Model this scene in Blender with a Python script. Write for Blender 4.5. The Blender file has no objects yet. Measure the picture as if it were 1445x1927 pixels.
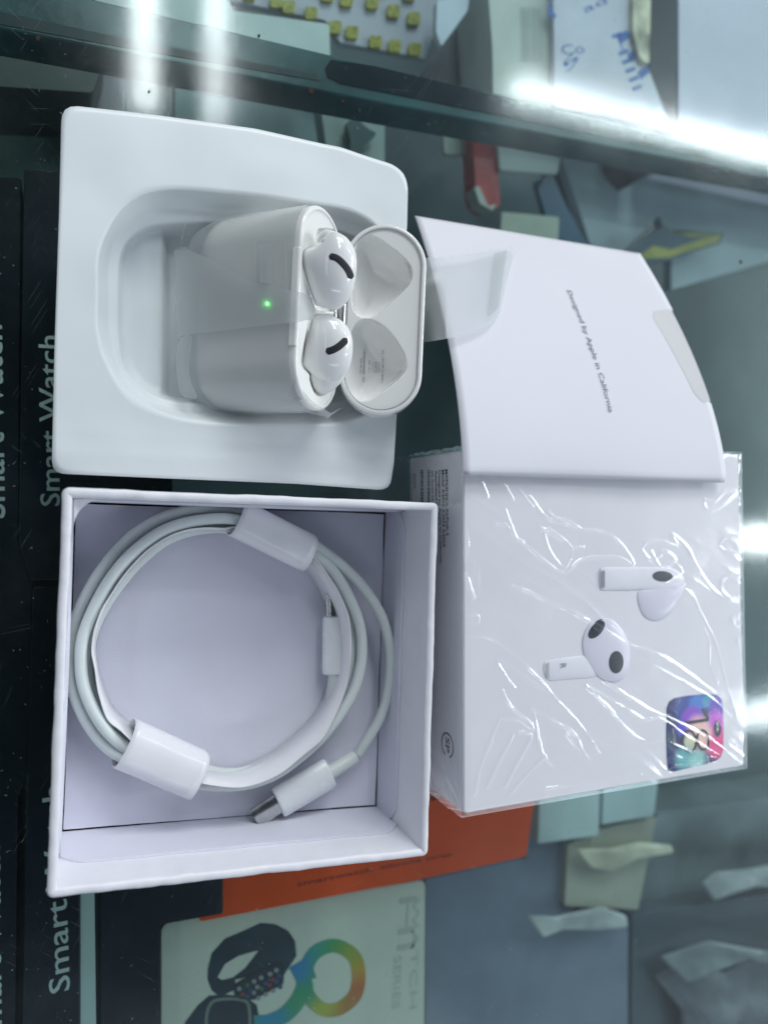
import bpy, math, random
import numpy as np
from mathutils import Vector
random.seed(4); RNG = np.random.default_rng(7)
SC = bpy.context.scene
MM = 0.001

# ------------------------------------------------------------------ camera
F = 1400.0; TH = math.radians(23.0); H = 200.0      # focal (px of the 1445x1927 photo), tilt, height above glass in mm
CT, ST = math.cos(TH), math.sin(TH)
cam_d = bpy.data.cameras.new('camera'); cam = bpy.data.objects.new('camera', cam_d)
SC.collection.objects.link(cam); SC.camera = cam
cam.location = (0, 0, H*MM)
cam.rotation_euler = (0, -TH, 0)
cam_d.sensor_fit = 'VERTICAL'; cam_d.sensor_height = 36.0; cam_d.sensor_width = 27.0
cam_d.lens = F/1927*36.0
cam_d.clip_start = 0.01; cam_d.clip_end = 60
cam_d.dof.use_dof = True; cam_d.dof.focus_distance = 0.184; cam_d.dof.aperture_fstop = 8.8

# ------------------------------------------------------------------ world, lamps, exposure
w = bpy.data.worlds.new('World'); SC.world = w; w.use_nodes = True
# the room: dim ceiling overhead, lit walls lower down, brighter towards +x
_nt = w.node_tree; _bg = _nt.nodes['Background']; _tc = _nt.nodes.new('ShaderNodeTexCoord'); _sx = _nt.nodes.new('ShaderNodeSeparateXYZ')
_nt.links.new(_tc.outputs['Generated'], _sx.inputs[0])
_rp = _nt.nodes.new('ShaderNodeValToRGB'); _nt.links.new(_sx.outputs[2], _rp.inputs[0])
_e = _rp.color_ramp.elements; _e[0].position = 0.0; _e[0].color = (0.31, 0.35, 0.39, 1); _e[1].position = 0.93; _e[1].color = (0.02, 0.028, 0.035, 1)
for _p, _c in ((0.55, (0.35, 0.395, 0.44, 1)), (0.74, (0.21, 0.25, 0.32, 1)), (0.87, (0.05, 0.065, 0.085, 1))):
    _q = _rp.color_ramp.elements.new(_p); _q.color = _c
_nt.links.new(_rp.outputs[0], _bg.inputs[0])
_mr = _nt.nodes.new('ShaderNodeMapRange'); _mr.interpolation_type = 'SMOOTHSTEP'; _nt.links.new(_sx.outputs[0], _mr.inputs[0])
_mr.inputs[1].default_value = -0.7; _mr.inputs[2].default_value = 0.5; _mr.inputs[3].default_value = 0.48; _mr.inputs[4].default_value = 1.15
_nt.links.new(_mr.outputs[0], _bg.inputs[1])
SC.view_settings.view_transform = 'Standard'; SC.view_settings.look = 'None'
SC.view_settings.exposure = 0.38; SC.view_settings.gamma = 1.0
ZC = 1.5
def tube(name, x0, x1, y0, y1, power, col=(0.93, 0.97, 1.0)):
    d = bpy.data.lights.new(name, 'AREA'); d.shape = 'RECTANGLE'
    d.size = x1-x0; d.size_y = y1-y0; d.energy = power; d.color = col
    o = bpy.data.objects.new(name, d); SC.collection.objects.link(o)
    o.location = ((x0+x1)/2, (y0+y1)/2, ZC); return o
tube('tube_lamp', 0.128, 0.182, 0.88, 2.1, 3.6)
tube('tube_lamp', 0.285, 0.335, 0.88, 2.1, 2.8)
tube('tube_lamp', 1.10, 2.5, 1.12, 1.175, 5.5)
tube('tube_lamp', 1.93, 3.3, -0.125, -0.045, 9.0)
tube('tube_lamp', 1.93, 3.3, -0.68, -0.60, 6.5, (0.85, 0.93, 1.0))
tube('tube_lamp', -0.9, -0.84, -0.6, 0.9, 1.2, (0.85, 0.9, 1.0))  # unseen tube added on the left for even light
tube('tube_lamp', -0.4, 1.0, -1.5, -1.44, 2.5, (0.88, 0.93, 1.0))  # unseen tube added on the -y side for even light
def panel(name, loc, sx, sy, power, col):
    d = bpy.data.lights.new(name, 'AREA'); d.shape = 'RECTANGLE'; d.size = sx; d.size_y = sy; d.energy = power; d.color = col
    o = bpy.data.objects.new(name, d); SC.collection.objects.link(o); o.location = loc
    o.rotation_euler = (-Vector(loc)).to_track_quat('-Z', 'Y').to_euler(); return o
panel('added_panel_lamp', (0.6, 2.7, 1.6), 1.3, 0.8, 30.0, (0.97, 1.0, 0.99))  # added soft panel: key light from +y and wide film highlights
panel('added_panel_lamp', (3.4, 0.7, 1.2), 0.9, 0.8, 26.0, (0.95, 1.0, 0.99))  # added unseen panel from +x, also for the film highlights
SC.render.engine = 'CYCLES'
SC.cycles.use_denoising = True
SC.cycles.max_bounces = 10; SC.cycles.transparent_max_bounces = 24
SC.cycles.caustics_reflective = False; SC.cycles.caustics_refractive = False
SC.cycles.sample_clamp_indirect = 6

# ------------------------------------------------------------------ pixel <-> world (mm)
def ray(px, py):
    u, v = px-722.5, 963.5-py
    return np.array([u*CT+F*ST, v, u*ST-F*CT])
CAM = np.array([0, 0, H])
def P(px, py, z=0.0):
    d = ray(px, py); return CAM + d*((z-H)/d[2])
def PP(px, py, O, N):
    d = ray(px, py); return CAM + d*(np.dot(np.asarray(O)-CAM, N)/np.dot(d, N))
def onsurf(px, py, f, z=10.0):
    for _ in range(25):
        p = P(px, py, z); z = 0.5*z+0.5*f(p[0], p[1])
    return P(px, py, z)
def project(p):
    d = np.asarray(p, float)-CAM
    u = d[0]*CT+d[2]*ST; dep = d[0]*ST-d[2]*CT
    return 722.5+F*u/dep, 963.5-F*d[1]/dep
def crop(pts, ox, oy, s): return [(ox+x/s, oy+y/s) for x, y in pts]

# ------------------------------------------------------------------ scene helpers
def tag(o, label=None, cat=None, group=None, kind=None):
    if label: o['label'] = label
    if cat: o['category'] = cat
    if group: o['group'] = group
    if kind: o['kind'] = kind
    return o
def thing(name, label, cat, loc, group=None):
    o = bpy.data.objects.new(name, None); o.empty_display_size = 0.01
    SC.collection.objects.link(o); o.location = Vector(loc)*MM
    o['_o'] = [float(c) for c in loc]
    return tag(o, label, cat, group)
def origin_of(o): return np.array(list(o['_o'])) if o is not None and '_o' in o else np.zeros(3)
def mesh(name, verts, faces, mat, parent=None, smooth=True, origin=None, mats=None, fm=None):
    v = np.asarray(verts, float)
    org = origin_of(parent) if parent is not None else (np.asarray(origin, float) if origin is not None else np.append(v[:, :2].mean(0), v[:, 2].min()))
    v = (v-org)*MM
    me = bpy.data.meshes.new(name); me.from_pydata([tuple(a) for a in v.tolist()], [], [tuple(int(i) for i in f) for f in faces])
    me.materials.append(mat)
    for m in (mats or []): me.materials.append(m)
    if fm is not None: me.polygons.foreach_set('material_index', fm)
    if smooth: me.polygons.foreach_set('use_smooth', [True]*len(me.polygons))
    me.update()
    o = bpy.data.objects.new(name, me); SC.collection.objects.link(o)
    o['_o'] = [float(c) for c in org]
    if parent is not None: o.parent = parent
    else: o.location = Vector(org)*MM
    return o
def autosmooth(o, ang=40):
    import bmesh
    bm = bmesh.new(); bm.from_mesh(o.data)
    bmesh.ops.recalc_face_normals(bm, faces=bm.faces)
    for e in bm.edges:
        if len(e.link_faces) == 2 and e.calc_face_angle(0) > math.radians(ang): e.smooth = False
    bm.to_mesh(o.data); bm.free()
    return o
def bevel(o, w_mm, seg=2):
    m = o.modifiers.new('bevel', 'BEVEL'); m.width = w_mm*MM; m.segments = seg; m.limit_method = 'ANGLE'; m.angle_limit = 0.6
    return o
def solid(o, t_mm, off=-1):
    m = o.modifiers.new('solid', 'SOLIDIFY'); m.thickness = t_mm*MM; m.offset = off; return o
def prism(poly, z0, z1):
    n = len(poly); v = [(p[0], p[1], z0) for p in poly]+[(p[0], p[1], z1) for p in poly]
    a = sum(poly[i][0]*poly[(i+1) % n][1]-poly[(i+1) % n][0]*poly[i][1] for i in range(n))
    idx = list(range(n)) if a > 0 else list(range(n))[::-1]
    f = [tuple(idx[::-1]), tuple(i+n for i in idx)]
    for k in range(n):
        i, j = idx[k], idx[(k+1) % n]; f.append((i, j, j+n, i+n))
    return v, f
def loft(rings, closed=True, cap0=False, cap1=False):
    n = len(rings[0]); v = [p for r in rings for p in r]; f = []
    for k in range(len(rings)-1):
        for i in range(n if closed else n-1):
            j = (i+1) % n; f.append((k*n+i, k*n+j, (k+1)*n+j, (k+1)*n+i))
    if cap0: f.append(tuple(range(n))[::-1])
    if cap1: f.append(tuple((len(rings)-1)*n+i for i in range(n)))
    return v, f
def gridf(nu, nv, flip=False):
    f = []
    for i in range(nu-1):
        for j in range(nv-1):
            q = (i*nv+j, (i+1)*nv+j, (i+1)*nv+j+1, i*nv+j+1); f.append(q[::-1] if flip else q)
    return f
def catmull(pts, n=12, closed=False):
    p = [np.asarray(q, float) for q in pts]; out = []
    m = len(p); R = range(m if closed else m-1)
    for i in R:
        a = p[(i-1) % m] if closed or i > 0 else 2*p[0]-p[1]
        b, c = p[i], p[(i+1) % m]
        d = p[(i+2) % m] if closed or i+2 < m else 2*p[-1]-p[-2]
        for k in range(n):
            t = k/n
            out.append(0.5*((2*b)+(-a+c)*t+(2*a-5*b+4*c-d)*t*t+(-a+3*b-3*c+d)*t**3))
    if not closed: out.append(p[-1])
    return np.array(out)
def tube_mesh(path, r, nseg=16, cap=True, rx=None, up=None):
    path = np.asarray(path, float); n = len(path)
    T = np.gradient(path, axis=0); T /= np.linalg.norm(T, axis=1)[:, None]
    u = np.array(up if up is not None else (0, 0, 1.0)); rings = []
    for i in range(n):
        u = u-T[i]*np.dot(u, T[i]); u /= np.linalg.norm(u); s = np.cross(T[i], u)
        ri = r[i] if hasattr(r, '__len__') else r; rxi = ri if rx is None else (rx[i] if hasattr(rx, '__len__') else rx)
        rings.append([path[i]+u*ri*math.sin(a)+s*rxi*math.cos(a) for a in np.linspace(0, 2*math.pi, nseg, endpoint=False)])
    return loft(rings, True, cap, cap)
def round_poly(pts, r, n=6):
    pts = [np.asarray(p, float) for p in pts]; out = []; m = len(pts)
    for i in range(m):
        a, b, c = pts[i-1], pts[i], pts[(i+1) % m]
        ra = r[i] if hasattr(r, '__len__') else r
        d1 = (a-b)/np.linalg.norm(a-b); d2 = (c-b)/np.linalg.norm(c-b)
        q0, q2 = b+d1*ra, b+d2*ra
        for k in range(n+1):
            t = k/n; out.append((1-t)**2*q0+2*t*(1-t)*b+t*t*q2)
    return out
def vnoise(x, y, s, seed=0):
    """smooth value noise, vectorised, about -1..1"""
    x = np.asarray(x)/s+seed*17.3; y = np.asarray(y)/s-seed*9.1
    xi, yi = np.floor(x), np.floor(y); fx, fy = x-xi, y-yi
    fx = fx*fx*(3-2*fx); fy = fy*fy*(3-2*fy)
    h = lambda a, b: (np.modf(np.abs(np.sin(a*127.1+b*311.7+seed)*43758.5453))[0])*2-1
    return (h(xi, yi)*(1-fx)+h(xi+1, yi)*fx)*(1-fy)+(h(xi, yi+1)*(1-fx)+h(xi+1, yi+1)*fx)*fy
def seg_dist(X, Y, pts, closed=False):
    D = np.full(X.shape, 1e9); n = len(pts)
    for i in range(n if closed else n-1):
        a = np.asarray(pts[i][:2], float); b = np.asarray(pts[(i+1) % n][:2], float); ab = b-a; L = max(ab.dot(ab), 1e-9)
        t = np.clip(((X-a[0])*ab[0]+(Y-a[1])*ab[1])/L, 0, 1)
        D = np.minimum(D, (X-a[0]-t*ab[0])**2+(Y-a[1]-t*ab[1])**2)
    return np.sqrt(D)
def inside(X, Y, pts):
    c = np.zeros(X.shape, bool); n = len(pts)
    for i in range(n):
        x1, y1 = pts[i][:2]; x2, y2 = pts[(i+1) % n][:2]
        if y1 == y2: continue
        m = ((y1 > Y) != (y2 > Y)) & (X < (x2-x1)*(Y-y1)/(y2-y1)+x1); c ^= m
    return c

# ------------------------------------------------------------------ materials
def newmat(name):
    m = bpy.data.materials.new(name); m.use_nodes = True; nt = m.node_tree
    return m, nt, nt.nodes['Principled BSDF'], nt.nodes['Material Output']
def N(nt, t, **k):
    n = nt.nodes.new(t)
    for a, b in k.items():
        if a.startswith('i_'): n.inputs[a[2:].replace('_', ' ')].default_value = b
        elif a[0] == 'i' and a[1:].isdigit(): n.inputs[int(a[1:])].default_value = b
        else: setattr(n, a, b)
    return n
def c4(c): return (c[0], c[1], c[2], 1)
def mat(name, col, rough=0.5, spec=0.5, metal=0.0, var=0.06, vscale=60, bump=0.0, bscale=400, bdist=0.0002, coat=0.0, trans=None, sss=0):
    """surface with mild procedural colour variation, roughness variation and grain"""
    m, nt, b, out = newmat(name)
    g = N(nt, 'ShaderNodeNewGeometry')
    nz = N(nt, 'ShaderNodeTexNoise', i_Scale=vscale, i_Detail=5.0)
    nt.links.new(g.outputs['Position'], nz.inputs['Vector'])
    r = N(nt, 'ShaderNodeValToRGB')
    r.color_ramp.elements[0].position = 0.3; r.color_ramp.elements[1].position = 0.7
    r.color_ramp.elements[0].color = c4([c*(1-var) for c in col]); r.color_ramp.elements[1].color = c4([min(1, c*(1+var)) for c in col])
    nt.links.new(nz.outputs['Fac'], r.inputs[0]); nt.links.new(r.outputs[0], b.inputs['Base Color'])
    mr = N(nt, 'ShaderNodeMapRange', i_To_Min=max(0.02, rough*0.85), i_To_Max=min(1, rough*1.15))
    nt.links.new(nz.outputs['Fac'], mr.inputs[0]); nt.links.new(mr.outputs[0], b.inputs['Roughness'])
    b.inputs['Specular IOR Level'].default_value = spec; b.inputs['Metallic'].default_value = metal
    b.inputs['Coat Weight'].default_value = coat; b.inputs['Coat Roughness'].default_value = 0.08
    if sss: b.inputs['Subsurface Weight'].default_value = sss; b.inputs['Subsurface Scale'].default_value = 0.002; b.inputs['Subsurface Radius'].default_value = (1, 1, 1)
    if bump:
        n2 = N(nt, 'ShaderNodeTexNoise', i_Scale=bscale, i_Detail=4.0); nt.links.new(g.outputs['Position'], n2.inputs['Vector'])
        bp = N(nt, 'ShaderNodeBump', i_Strength=bump, i_Distance=bdist); nt.links.new(n2.outputs['Fac'], bp.inputs['Height']); nt.links.new(bp.outputs[0], b.inputs['Normal'])
    return m
def schlick(nt, f0=0.04, mul=1.0):
    lw = N(nt, 'ShaderNodeLayerWeight', i_Blend=0.5)
    p = N(nt, 'ShaderNodeMath', operation='POWER', i1=5.0); nt.links.new(lw.outputs['Facing'], p.inputs[0])
    a = N(nt, 'ShaderNodeMath', operation='MULTIPLY_ADD', i1=(1-f0)*mul, i2=f0*mul); nt.links.new(p.outputs[0], a.inputs[0])
    return a.outputs[0]
def film_mat(name, col, opac, rough, spec_ior=1.45, glint=1.0, bump=0.0, clear=0.97):
    """thin plastic film: mostly see-through, a little milky, with a real surface reflection"""
    m, nt, b, out = newmat(name); nt.nodes.remove(b)
    tr = N(nt, 'ShaderNodeBsdfTransparent', i_Color=(clear, min(1, clear+0.01), min(1, clear+0.01), 1))
    df = N(nt, 'ShaderNodeBsdfDiffuse', i_Color=c4(col)); tl = N(nt, 'ShaderNodeBsdfTranslucent', i_Color=c4(col))
    mx0 = N(nt, 'ShaderNodeMixShader', i0=0.45); nt.links.new(df.outputs[0], mx0.inputs[1]); nt.links.new(tl.outputs[0], mx0.inputs[2])
    mx = N(nt, 'ShaderNodeMixShader', i0=opac); nt.links.new(tr.outputs[0], mx.inputs[1]); nt.links.new(mx0.outputs[0], mx.inputs[2])
    gl = N(nt, 'ShaderNodeBsdfGlossy', i_Color=(1, 1, 1, 1), i_Roughness=rough)
    if clear >= 1:      # stiff clear film: all light passes, the reflection is added
        blk = N(nt, 'ShaderNodeBsdfTransparent', i_Color=(0, 0, 0, 1)); mg_ = N(nt, 'ShaderNodeMixShader')
        nt.links.new(schlick(nt, 0.045, glint), mg_.inputs[0]); nt.links.new(blk.outputs[0], mg_.inputs[1]); nt.links.new(gl.outputs[0], mg_.inputs[2])
        ad = N(nt, 'ShaderNodeAddShader'); nt.links.new(mx.outputs[0], ad.inputs[0]); nt.links.new(mg_.outputs[0], ad.inputs[1]); nt.links.new(ad.outputs[0], out.inputs[0]); return m
    mf = N(nt, 'ShaderNodeMixShader'); nt.links.new(schlick(nt, 0.045, glint), mf.inputs[0]); nt.links.new(mx.outputs[0], mf.inputs[1]); nt.links.new(gl.outputs[0], mf.inputs[2])
    if bump:
        g = N(nt, 'ShaderNodeNewGeometry'); n2 = N(nt, 'ShaderNodeTexNoise', i_Scale=bump, i_Detail=3.0); nt.links.new(g.outputs['Position'], n2.inputs['Vector'])
        bp = N(nt, 'ShaderNodeBump', i_Strength=0.35, i_Distance=0.0004); nt.links.new(n2.outputs['Fac'], bp.inputs['Height'])
        nt.links.new(bp.outputs[0], gl.inputs['Normal'])
    nt.links.new(mf.outputs[0], out.inputs[0]); return m
def blob_mat(name, base, blobs, rough=0.35, spec=0.5):
    """printed artwork: soft colour areas at fixed places on the thing (blobs: x, y in mm, radius, colour)"""
    m, nt, b, out = newmat(name)
    g = N(nt, 'ShaderNodeNewGeometry'); cur = N(nt, 'ShaderNodeRGB'); cur.outputs[0].default_value = c4(base); sock = cur.outputs[0]
    nz = N(nt, 'ShaderNodeTexNoise', i_Scale=350.0, i_Detail=2.0); nt.links.new(g.outputs['Position'], nz.inputs['Vector'])
    sep = N(nt, 'ShaderNodeSeparateXYZ'); nt.links.new(g.outputs['Position'], sep.inputs[0])
    cmb = N(nt, 'ShaderNodeCombineXYZ'); nt.links.new(sep.outputs[0], cmb.inputs[0]); nt.links.new(sep.outputs[1], cmb.inputs[1])
    for x, y, r, c, soft in blobs:
        d = N(nt, 'ShaderNodeVectorMath', operation='DISTANCE'); d.inputs[1].default_value = (x*MM, y*MM, 0); nt.links.new(cmb.outputs[0], d.inputs[0])
        mr = N(nt, 'ShaderNodeMapRange', interpolation_type='SMOOTHSTEP', i_From_Min=r*(1+soft)*MM, i_From_Max=r*(1-soft)*MM, i_To_Min=0.0, i_To_Max=1.0)
        nt.links.new(d.outputs['Value'], mr.inputs[0])
        mx = N(nt, 'ShaderNodeMix', data_type='RGBA'); nt.links.new(mr.outputs[0], mx.inputs[0]); nt.links.new(sock, mx.inputs[6]); mx.inputs[7].default_value = c4(c); sock = mx.outputs[2]
    nt.links.new(sock, b.inputs['Base Color']); b.inputs['Roughness'].default_value = rough; b.inputs['Specular IOR Level'].default_value = spec
    return m

M = {}
M['paper'] = mat('coated_white_card', (0.72, 0.72, 0.76), 0.42, 0.35, var=0.02, vscale=40, bump=0.12, bscale=900)
M['flap'] = mat('matt_white_card', (0.77, 0.77, 0.83), 0.6, 0.25, var=0.015, vscale=30, bump=0.1, bscale=1200)
M['liner'] = mat('lavender_white_liner', (0.71, 0.71, 0.80), 0.6, 0.25, var=0.03, vscale=50, bump=0.25, bscale=1500)
M['boxwrap'] = mat('wrapped_box_paper', (0.80, 0.80, 0.85), 0.45, 0.4, var=0.03, vscale=90, bump=0.5, bscale=260, bdist=0.0004)
M['tray'] = mat('moulded_white_tray', (0.80, 0.845, 0.86), 0.32, 0.4, var=0.02, vscale=35, bump=0.08, bscale=300)
M['case'] = mat('glossy_white_plastic', (0.86, 0.86, 0.84), 0.12, 0.5, var=0.01, vscale=30, coat=0.3, sss=0.05)
M['bud'] = mat('pearl_white_plastic', (0.86, 0.86, 0.85), 0.14, 0.5, var=0.01, vscale=30, coat=0.4, sss=0.05)
M['mesh'] = mat('black_vent_mesh', (0.012, 0.013, 0.02), 0.5, 0.4, var=0.3, vscale=2500, bump=0.9, bscale=5000)
M['chrome'] = mat('brushed_steel', (0.55, 0.56, 0.56), 0.22, 0.5, metal=1.0, var=0.1, vscale=400)
M['cable'] = mat('pale_grey_green_rubber', (0.66, 0.72, 0.71), 0.42, 0.4, var=0.03, vscale=60)
M['plug'] = mat('white_plug_plastic', (0.80, 0.83, 0.85), 0.28, 0.5, var=0.02)
M['gap'] = mat('brown_greyboard', (0.05, 0.035, 0.03), 0.9, 0.1, var=0.3, vscale=300)
M['paperband'] = mat('thin_white_paper', (0.80, 0.80, 0.83), 0.5, 0.3, var=0.03, vscale=120, bump=0.2, bscale=500)
M['gloss_band'] = mat('glossy_white_sleeve', (0.81, 0.81, 0.85), 0.2, 0.5, var=0.02, vscale=90, bump=0.12, bscale=200)
M['ink'] = mat('black_ink', (0.02, 0.02, 0.025), 0.5, 0.3, var=0.1)
M['grey_ink'] = mat('grey_ink', (0.23, 0.24, 0.27), 0.5, 0.3, var=0.1)
M['lightgrey_ink'] = mat('light_grey_ink', (0.42, 0.43, 0.44), 0.5, 0.3, var=0.1)
M['film'] = film_mat('frosted_film', (0.62, 0.66, 0.65), 0.40, 0.3, glint=0.8)
M['film_tab'] = film_mat('frosted_film_tab', (0.80, 0.83, 0.84), 0.42, 0.35, glint=0.6)
M['wrap'] = film_mat('clear_shrink_wrap', (0.8, 0.82, 0.86), 0.01, 0.13, 1.5, glint=2.7, clear=1.0)

# glass
def glass_mat():
    m, nt, b, out = newmat('scratched_counter_glass'); nt.nodes.remove(b)
    g = N(nt, 'ShaderNodeNewGeometry')
    tr = N(nt, 'ShaderNodeBsdfTransparent', i_Color=(0.87, 0.935, 0.93, 1))
    gl = N(nt, 'ShaderNodeBsdfGlossy', i_Color=(1, 1, 1, 1))
    n1 = N(nt, 'ShaderNodeTexNoise', i_Scale=28.0, i_Detail=6.0, i_Roughness=0.7); nt.links.new(g.outputs['Position'], n1.inputs['Vector'])
    mr = N(nt, 'ShaderNodeMapRange', i_From_Min=0.3, i_From_Max=0.75, i_To_Min=0.05, i_To_Max=0.14); nt.links.new(n1.outputs['Fac'], mr.inputs[0]); nt.links.new(mr.outputs[0], gl.inputs['Roughness'])
    mx = N(nt, 'ShaderNodeMixShader'); nt.links.new(schlick(nt, 0.04, 0.8), mx.inputs[0]); nt.links.new(tr.outputs[0], mx.inputs[1]); nt.links.new(gl.outputs[0], mx.inputs[2])
    # grime: smudges, specks and hairline scratches of the surface itself
    df = N(nt, 'ShaderNodeBsdfDiffuse', i_Color=(0.55, 0.62, 0.62, 1))
    prev = None
    for k, (rot, sc, th) in enumerate([(0.5, (2300, 60, 1), 0.735), (-0.9, (2600, 75, 1), 0.76), (1.4, (2000, 40, 1), 0.765), (2.3, (3000, 90, 1), 0.75)]):
        mp = N(nt, 'ShaderNodeMapping'); mp.inputs['Rotation'].default_value = (0, 0, rot); nt.links.new(g.outputs['Position'], mp.inputs[0])
        m2 = N(nt, 'ShaderNodeMapping'); m2.inputs['Scale'].default_value = sc; nt.links.new(mp.outputs[0], m2.inputs[0])
        n = N(nt, 'ShaderNodeTexNoise', i_Scale=1.0, i_Detail=1.0); nt.links.new(m2.outputs[0], n.inputs['Vector'])
        q = N(nt, 'ShaderNodeMapRange', i_From_Min=th, i_From_Max=th+0.03, i_To_Min=0.0, i_To_Max=0.10); nt.links.new(n.outputs['Fac'], q.inputs[0])
        if prev is None: prev = q.outputs[0]
        else:
            a = N(nt, 'ShaderNodeMath', operation='MAXIMUM'); nt.links.new(prev, a.inputs[0]); nt.links.new(q.outputs[0], a.inputs[1]); prev = a.outputs[0]
    sm = N(nt, 'ShaderNodeMapRange', i_From_Min=0.45, i_From_Max=0.8, i_To_Min=0.0, i_To_Max=0.022); nt.links.new(n1.outputs['Fac'], sm.inputs[0])
    n3 = N(nt, 'ShaderNodeTexNoise', i_Scale=700.0, i_Detail=2.0); nt.links.new(g.outputs['Position'], n3.inputs['Vector'])
    sp = N(nt, 'ShaderNodeMapRange', i_From_Min=0.72, i_From_Max=0.78, i_To_Min=0.0, i_To_Max=0.3); nt.links.new(n3.outputs['Fac'], sp.inputs[0])
    a = N(nt, 'ShaderNodeMath', operation='MAXIMUM'); nt.links.new(prev, a.inputs[0]); nt.links.new(sp.outputs[0], a.inputs[1])
    a2 = N(nt, 'ShaderNodeMath', operation='MAXIMUM'); nt.links.new(a.outputs[0], a2.inputs[0]); nt.links.new(sm.outputs[0], a2.inputs[1])
    fin = N(nt, 'ShaderNodeMixShader'); nt.links.new(a2.outputs[0], fin.inputs[0]); nt.links.new(mx.outputs[0], fin.inputs[1]); nt.links.new(df.outputs[0], fin.inputs[2])
    nt.links.new(fin.outputs[0], out.inputs[0]); return m
M['glass'] = glass_mat()

# ------------------------------------------------------------------ text, prints
def text_pts(s, bold=0.0):
    cu = bpy.data.curves.new('t', 'FONT'); cu.body = s; cu.size = 1.0; cu.offset = bold; cu.resolution_u = 3; cu.fill_mode = 'FRONT'
    ob = bpy.data.objects.new('t', cu); SC.collection.objects.link(ob)
    dg = bpy.context.evaluated_depsgraph_get(); me = bpy.data.meshes.new_from_object(ob.evaluated_get(dg))
    v = np.array([tuple(q.co) for q in me.vertices]); f = [tuple(p.vertices) for p in me.polygons]
    bpy.data.objects.remove(ob); bpy.data.curves.remove(cu); bpy.data.meshes.remove(me)
    return v, f
def text_on(name, s, A, B, height, m, parent, nrm, bold=0.0, upflip=1, surf=None, lift=0.06, label=None):
    """writing from world point A to B (mm), letters height mm tall, on the face with normal nrm"""
    v, f = text_pts(s, bold); A = np.asarray(A, float); B = np.asarray(B, float)
    x0, x1 = v[:, 0].min(), v[:, 0].max(); e = (B-A); L = np.linalg.norm(e); e /= L
    nrm = np.asarray(nrm, float); nrm /= np.linalg.norm(nrm); u = np.cross(nrm, e)*upflip
    sx = L/(x1-x0); V = A+np.outer((v[:, 0]-x0)*sx, e)+np.outer(v[:, 1]*height/0.72, u)
    if surf is not None: V = np.array([[p[0], p[1], surf(p[0], p[1])] for p in V])
    V = V+nrm*lift
    o = mesh(name, V, f, m, parent, smooth=False)
    if label: o['label'] = label
    return o
def decal(name, pts, m, parent, lift=0.05, nrm=(0, 0, 1)):
    V = np.asarray(pts, float)+np.asarray(nrm, float)*lift
    return mesh(name, V, [tuple(range(len(V)))], m, parent, smooth=False)
def poly3(pp, z): return [P(x, y, z) for x, y in pp]
def ell(cx, cy, rx, ry, rot=0, n=28):
    c, s = math.cos(rot), math.sin(rot)
    return [(cx+rx*math.cos(t)*c-ry*math.sin(t)*s, cy+rx*math.cos(t)*s+ry*math.sin(t)*c) for t in np.linspace(0, 2*math.pi, n, endpoint=False)]
def strip_poly(line, wd):
    line = np.asarray(line, float); T = np.gradient(line, axis=0); T /= np.linalg.norm(T, axis=1)[:, None]; Nn = np.stack([-T[:, 1], T[:, 0]], 1)
    L = [tuple(a) for a in line+Nn*wd]; R = [tuple(a) for a in line-Nn*wd]
    e0 = [tuple(line[-1]+wd*(Nn[-1]*math.cos(a)+T[-1]*math.sin(a))) for a in np.linspace(0.4, 2.74, 5)]
    e1 = [tuple(line[0]+wd*(-Nn[0]*math.cos(a)-T[0]*math.sin(a))) for a in np.linspace(0.4, 2.74, 5)]
    return L+e0+R[::-1]+e1

# inflated solid from an outline: the height solves a membrane equation, so it is a smooth rounded body
class Inflate:
    def __init__(s, outline2d, k, n=84):
        s.o = np.asarray(outline2d, float); lo, hi = s.o.min(0), s.o.max(0); d = (hi-lo).max()*0.03; s.lo = lo-d; s.hi = hi+d; s.n = n; s.k = k
        gx = np.linspace(s.lo[0], s.hi[0], n); gy = np.linspace(s.lo[1], s.hi[1], n); X, Y = np.meshgrid(gx, gy, indexing='ij')
        ins = inside(X, Y, s.o); hx, hy = gx[1]-gx[0], gy[1]-gy[0]; U = np.zeros((n, n))
        a, b = 1/hx**2, 1/hy**2
        par = (np.add.outer(np.arange(n), np.arange(n)) % 2).astype(bool)
        for it in range(500):
            for c in (par, ~par):
                Ln = np.zeros_like(U); Ln[1:-1, 1:-1] = (a*(U[2:, 1:-1]+U[:-2, 1:-1])+b*(U[1:-1, 2:]+U[1:-1, :-2])+1)/(2*(a+b))
                mk = c & ins; U[mk] += 1.88*(Ln[mk]-U[mk])
        s.U = np.maximum(U, 0)
    def h(s, x, y):
        fx = (x-s.lo[0])/(s.hi[0]-s.lo[0])*(s.n-1); fy = (y-s.lo[1])/(s.hi[1]-s.lo[1])*(s.n-1)
        i = int(min(max(fx, 0), s.n-1.001)); j = int(min(max(fy, 0), s.n-1.001)); fx -= i; fy -= j
        u = (s.U[i, j]*(1-fx)+s.U[i+1, j]*fx)*(1-fy)+(s.U[i, j+1]*(1-fx)+s.U[i+1, j+1]*fx)*fy
        return s.k*math.sqrt(max(u, 0))
    def build(s, O, E1, E2, E3, back=1.0, nr=22):
        c = s.o.mean(0); n = len(s.o); rings = []
        for side in (1, -1):
            for k in range(nr+1):
                t = math.sin(math.pi/2*k/nr) if side == 1 else math.sin(math.pi/2*(nr-k)/nr)
                if side == 1 and k == 0: t = 0.004
                if side == -1 and k == 0: continue
                if side == -1 and k == nr: t = 0.004
                ring = []
                for q in s.o:
                    p = c+(q-c)*t; hh = 0 if t > 0.9999 else s.h(p[0], p[1])*(1 if side == 1 else -back)
                    ring.append(O+E1*p[0]+E2*p[1]+E3*hh)
                rings.append(ring)
        return loft(rings, True, True, True)

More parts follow.
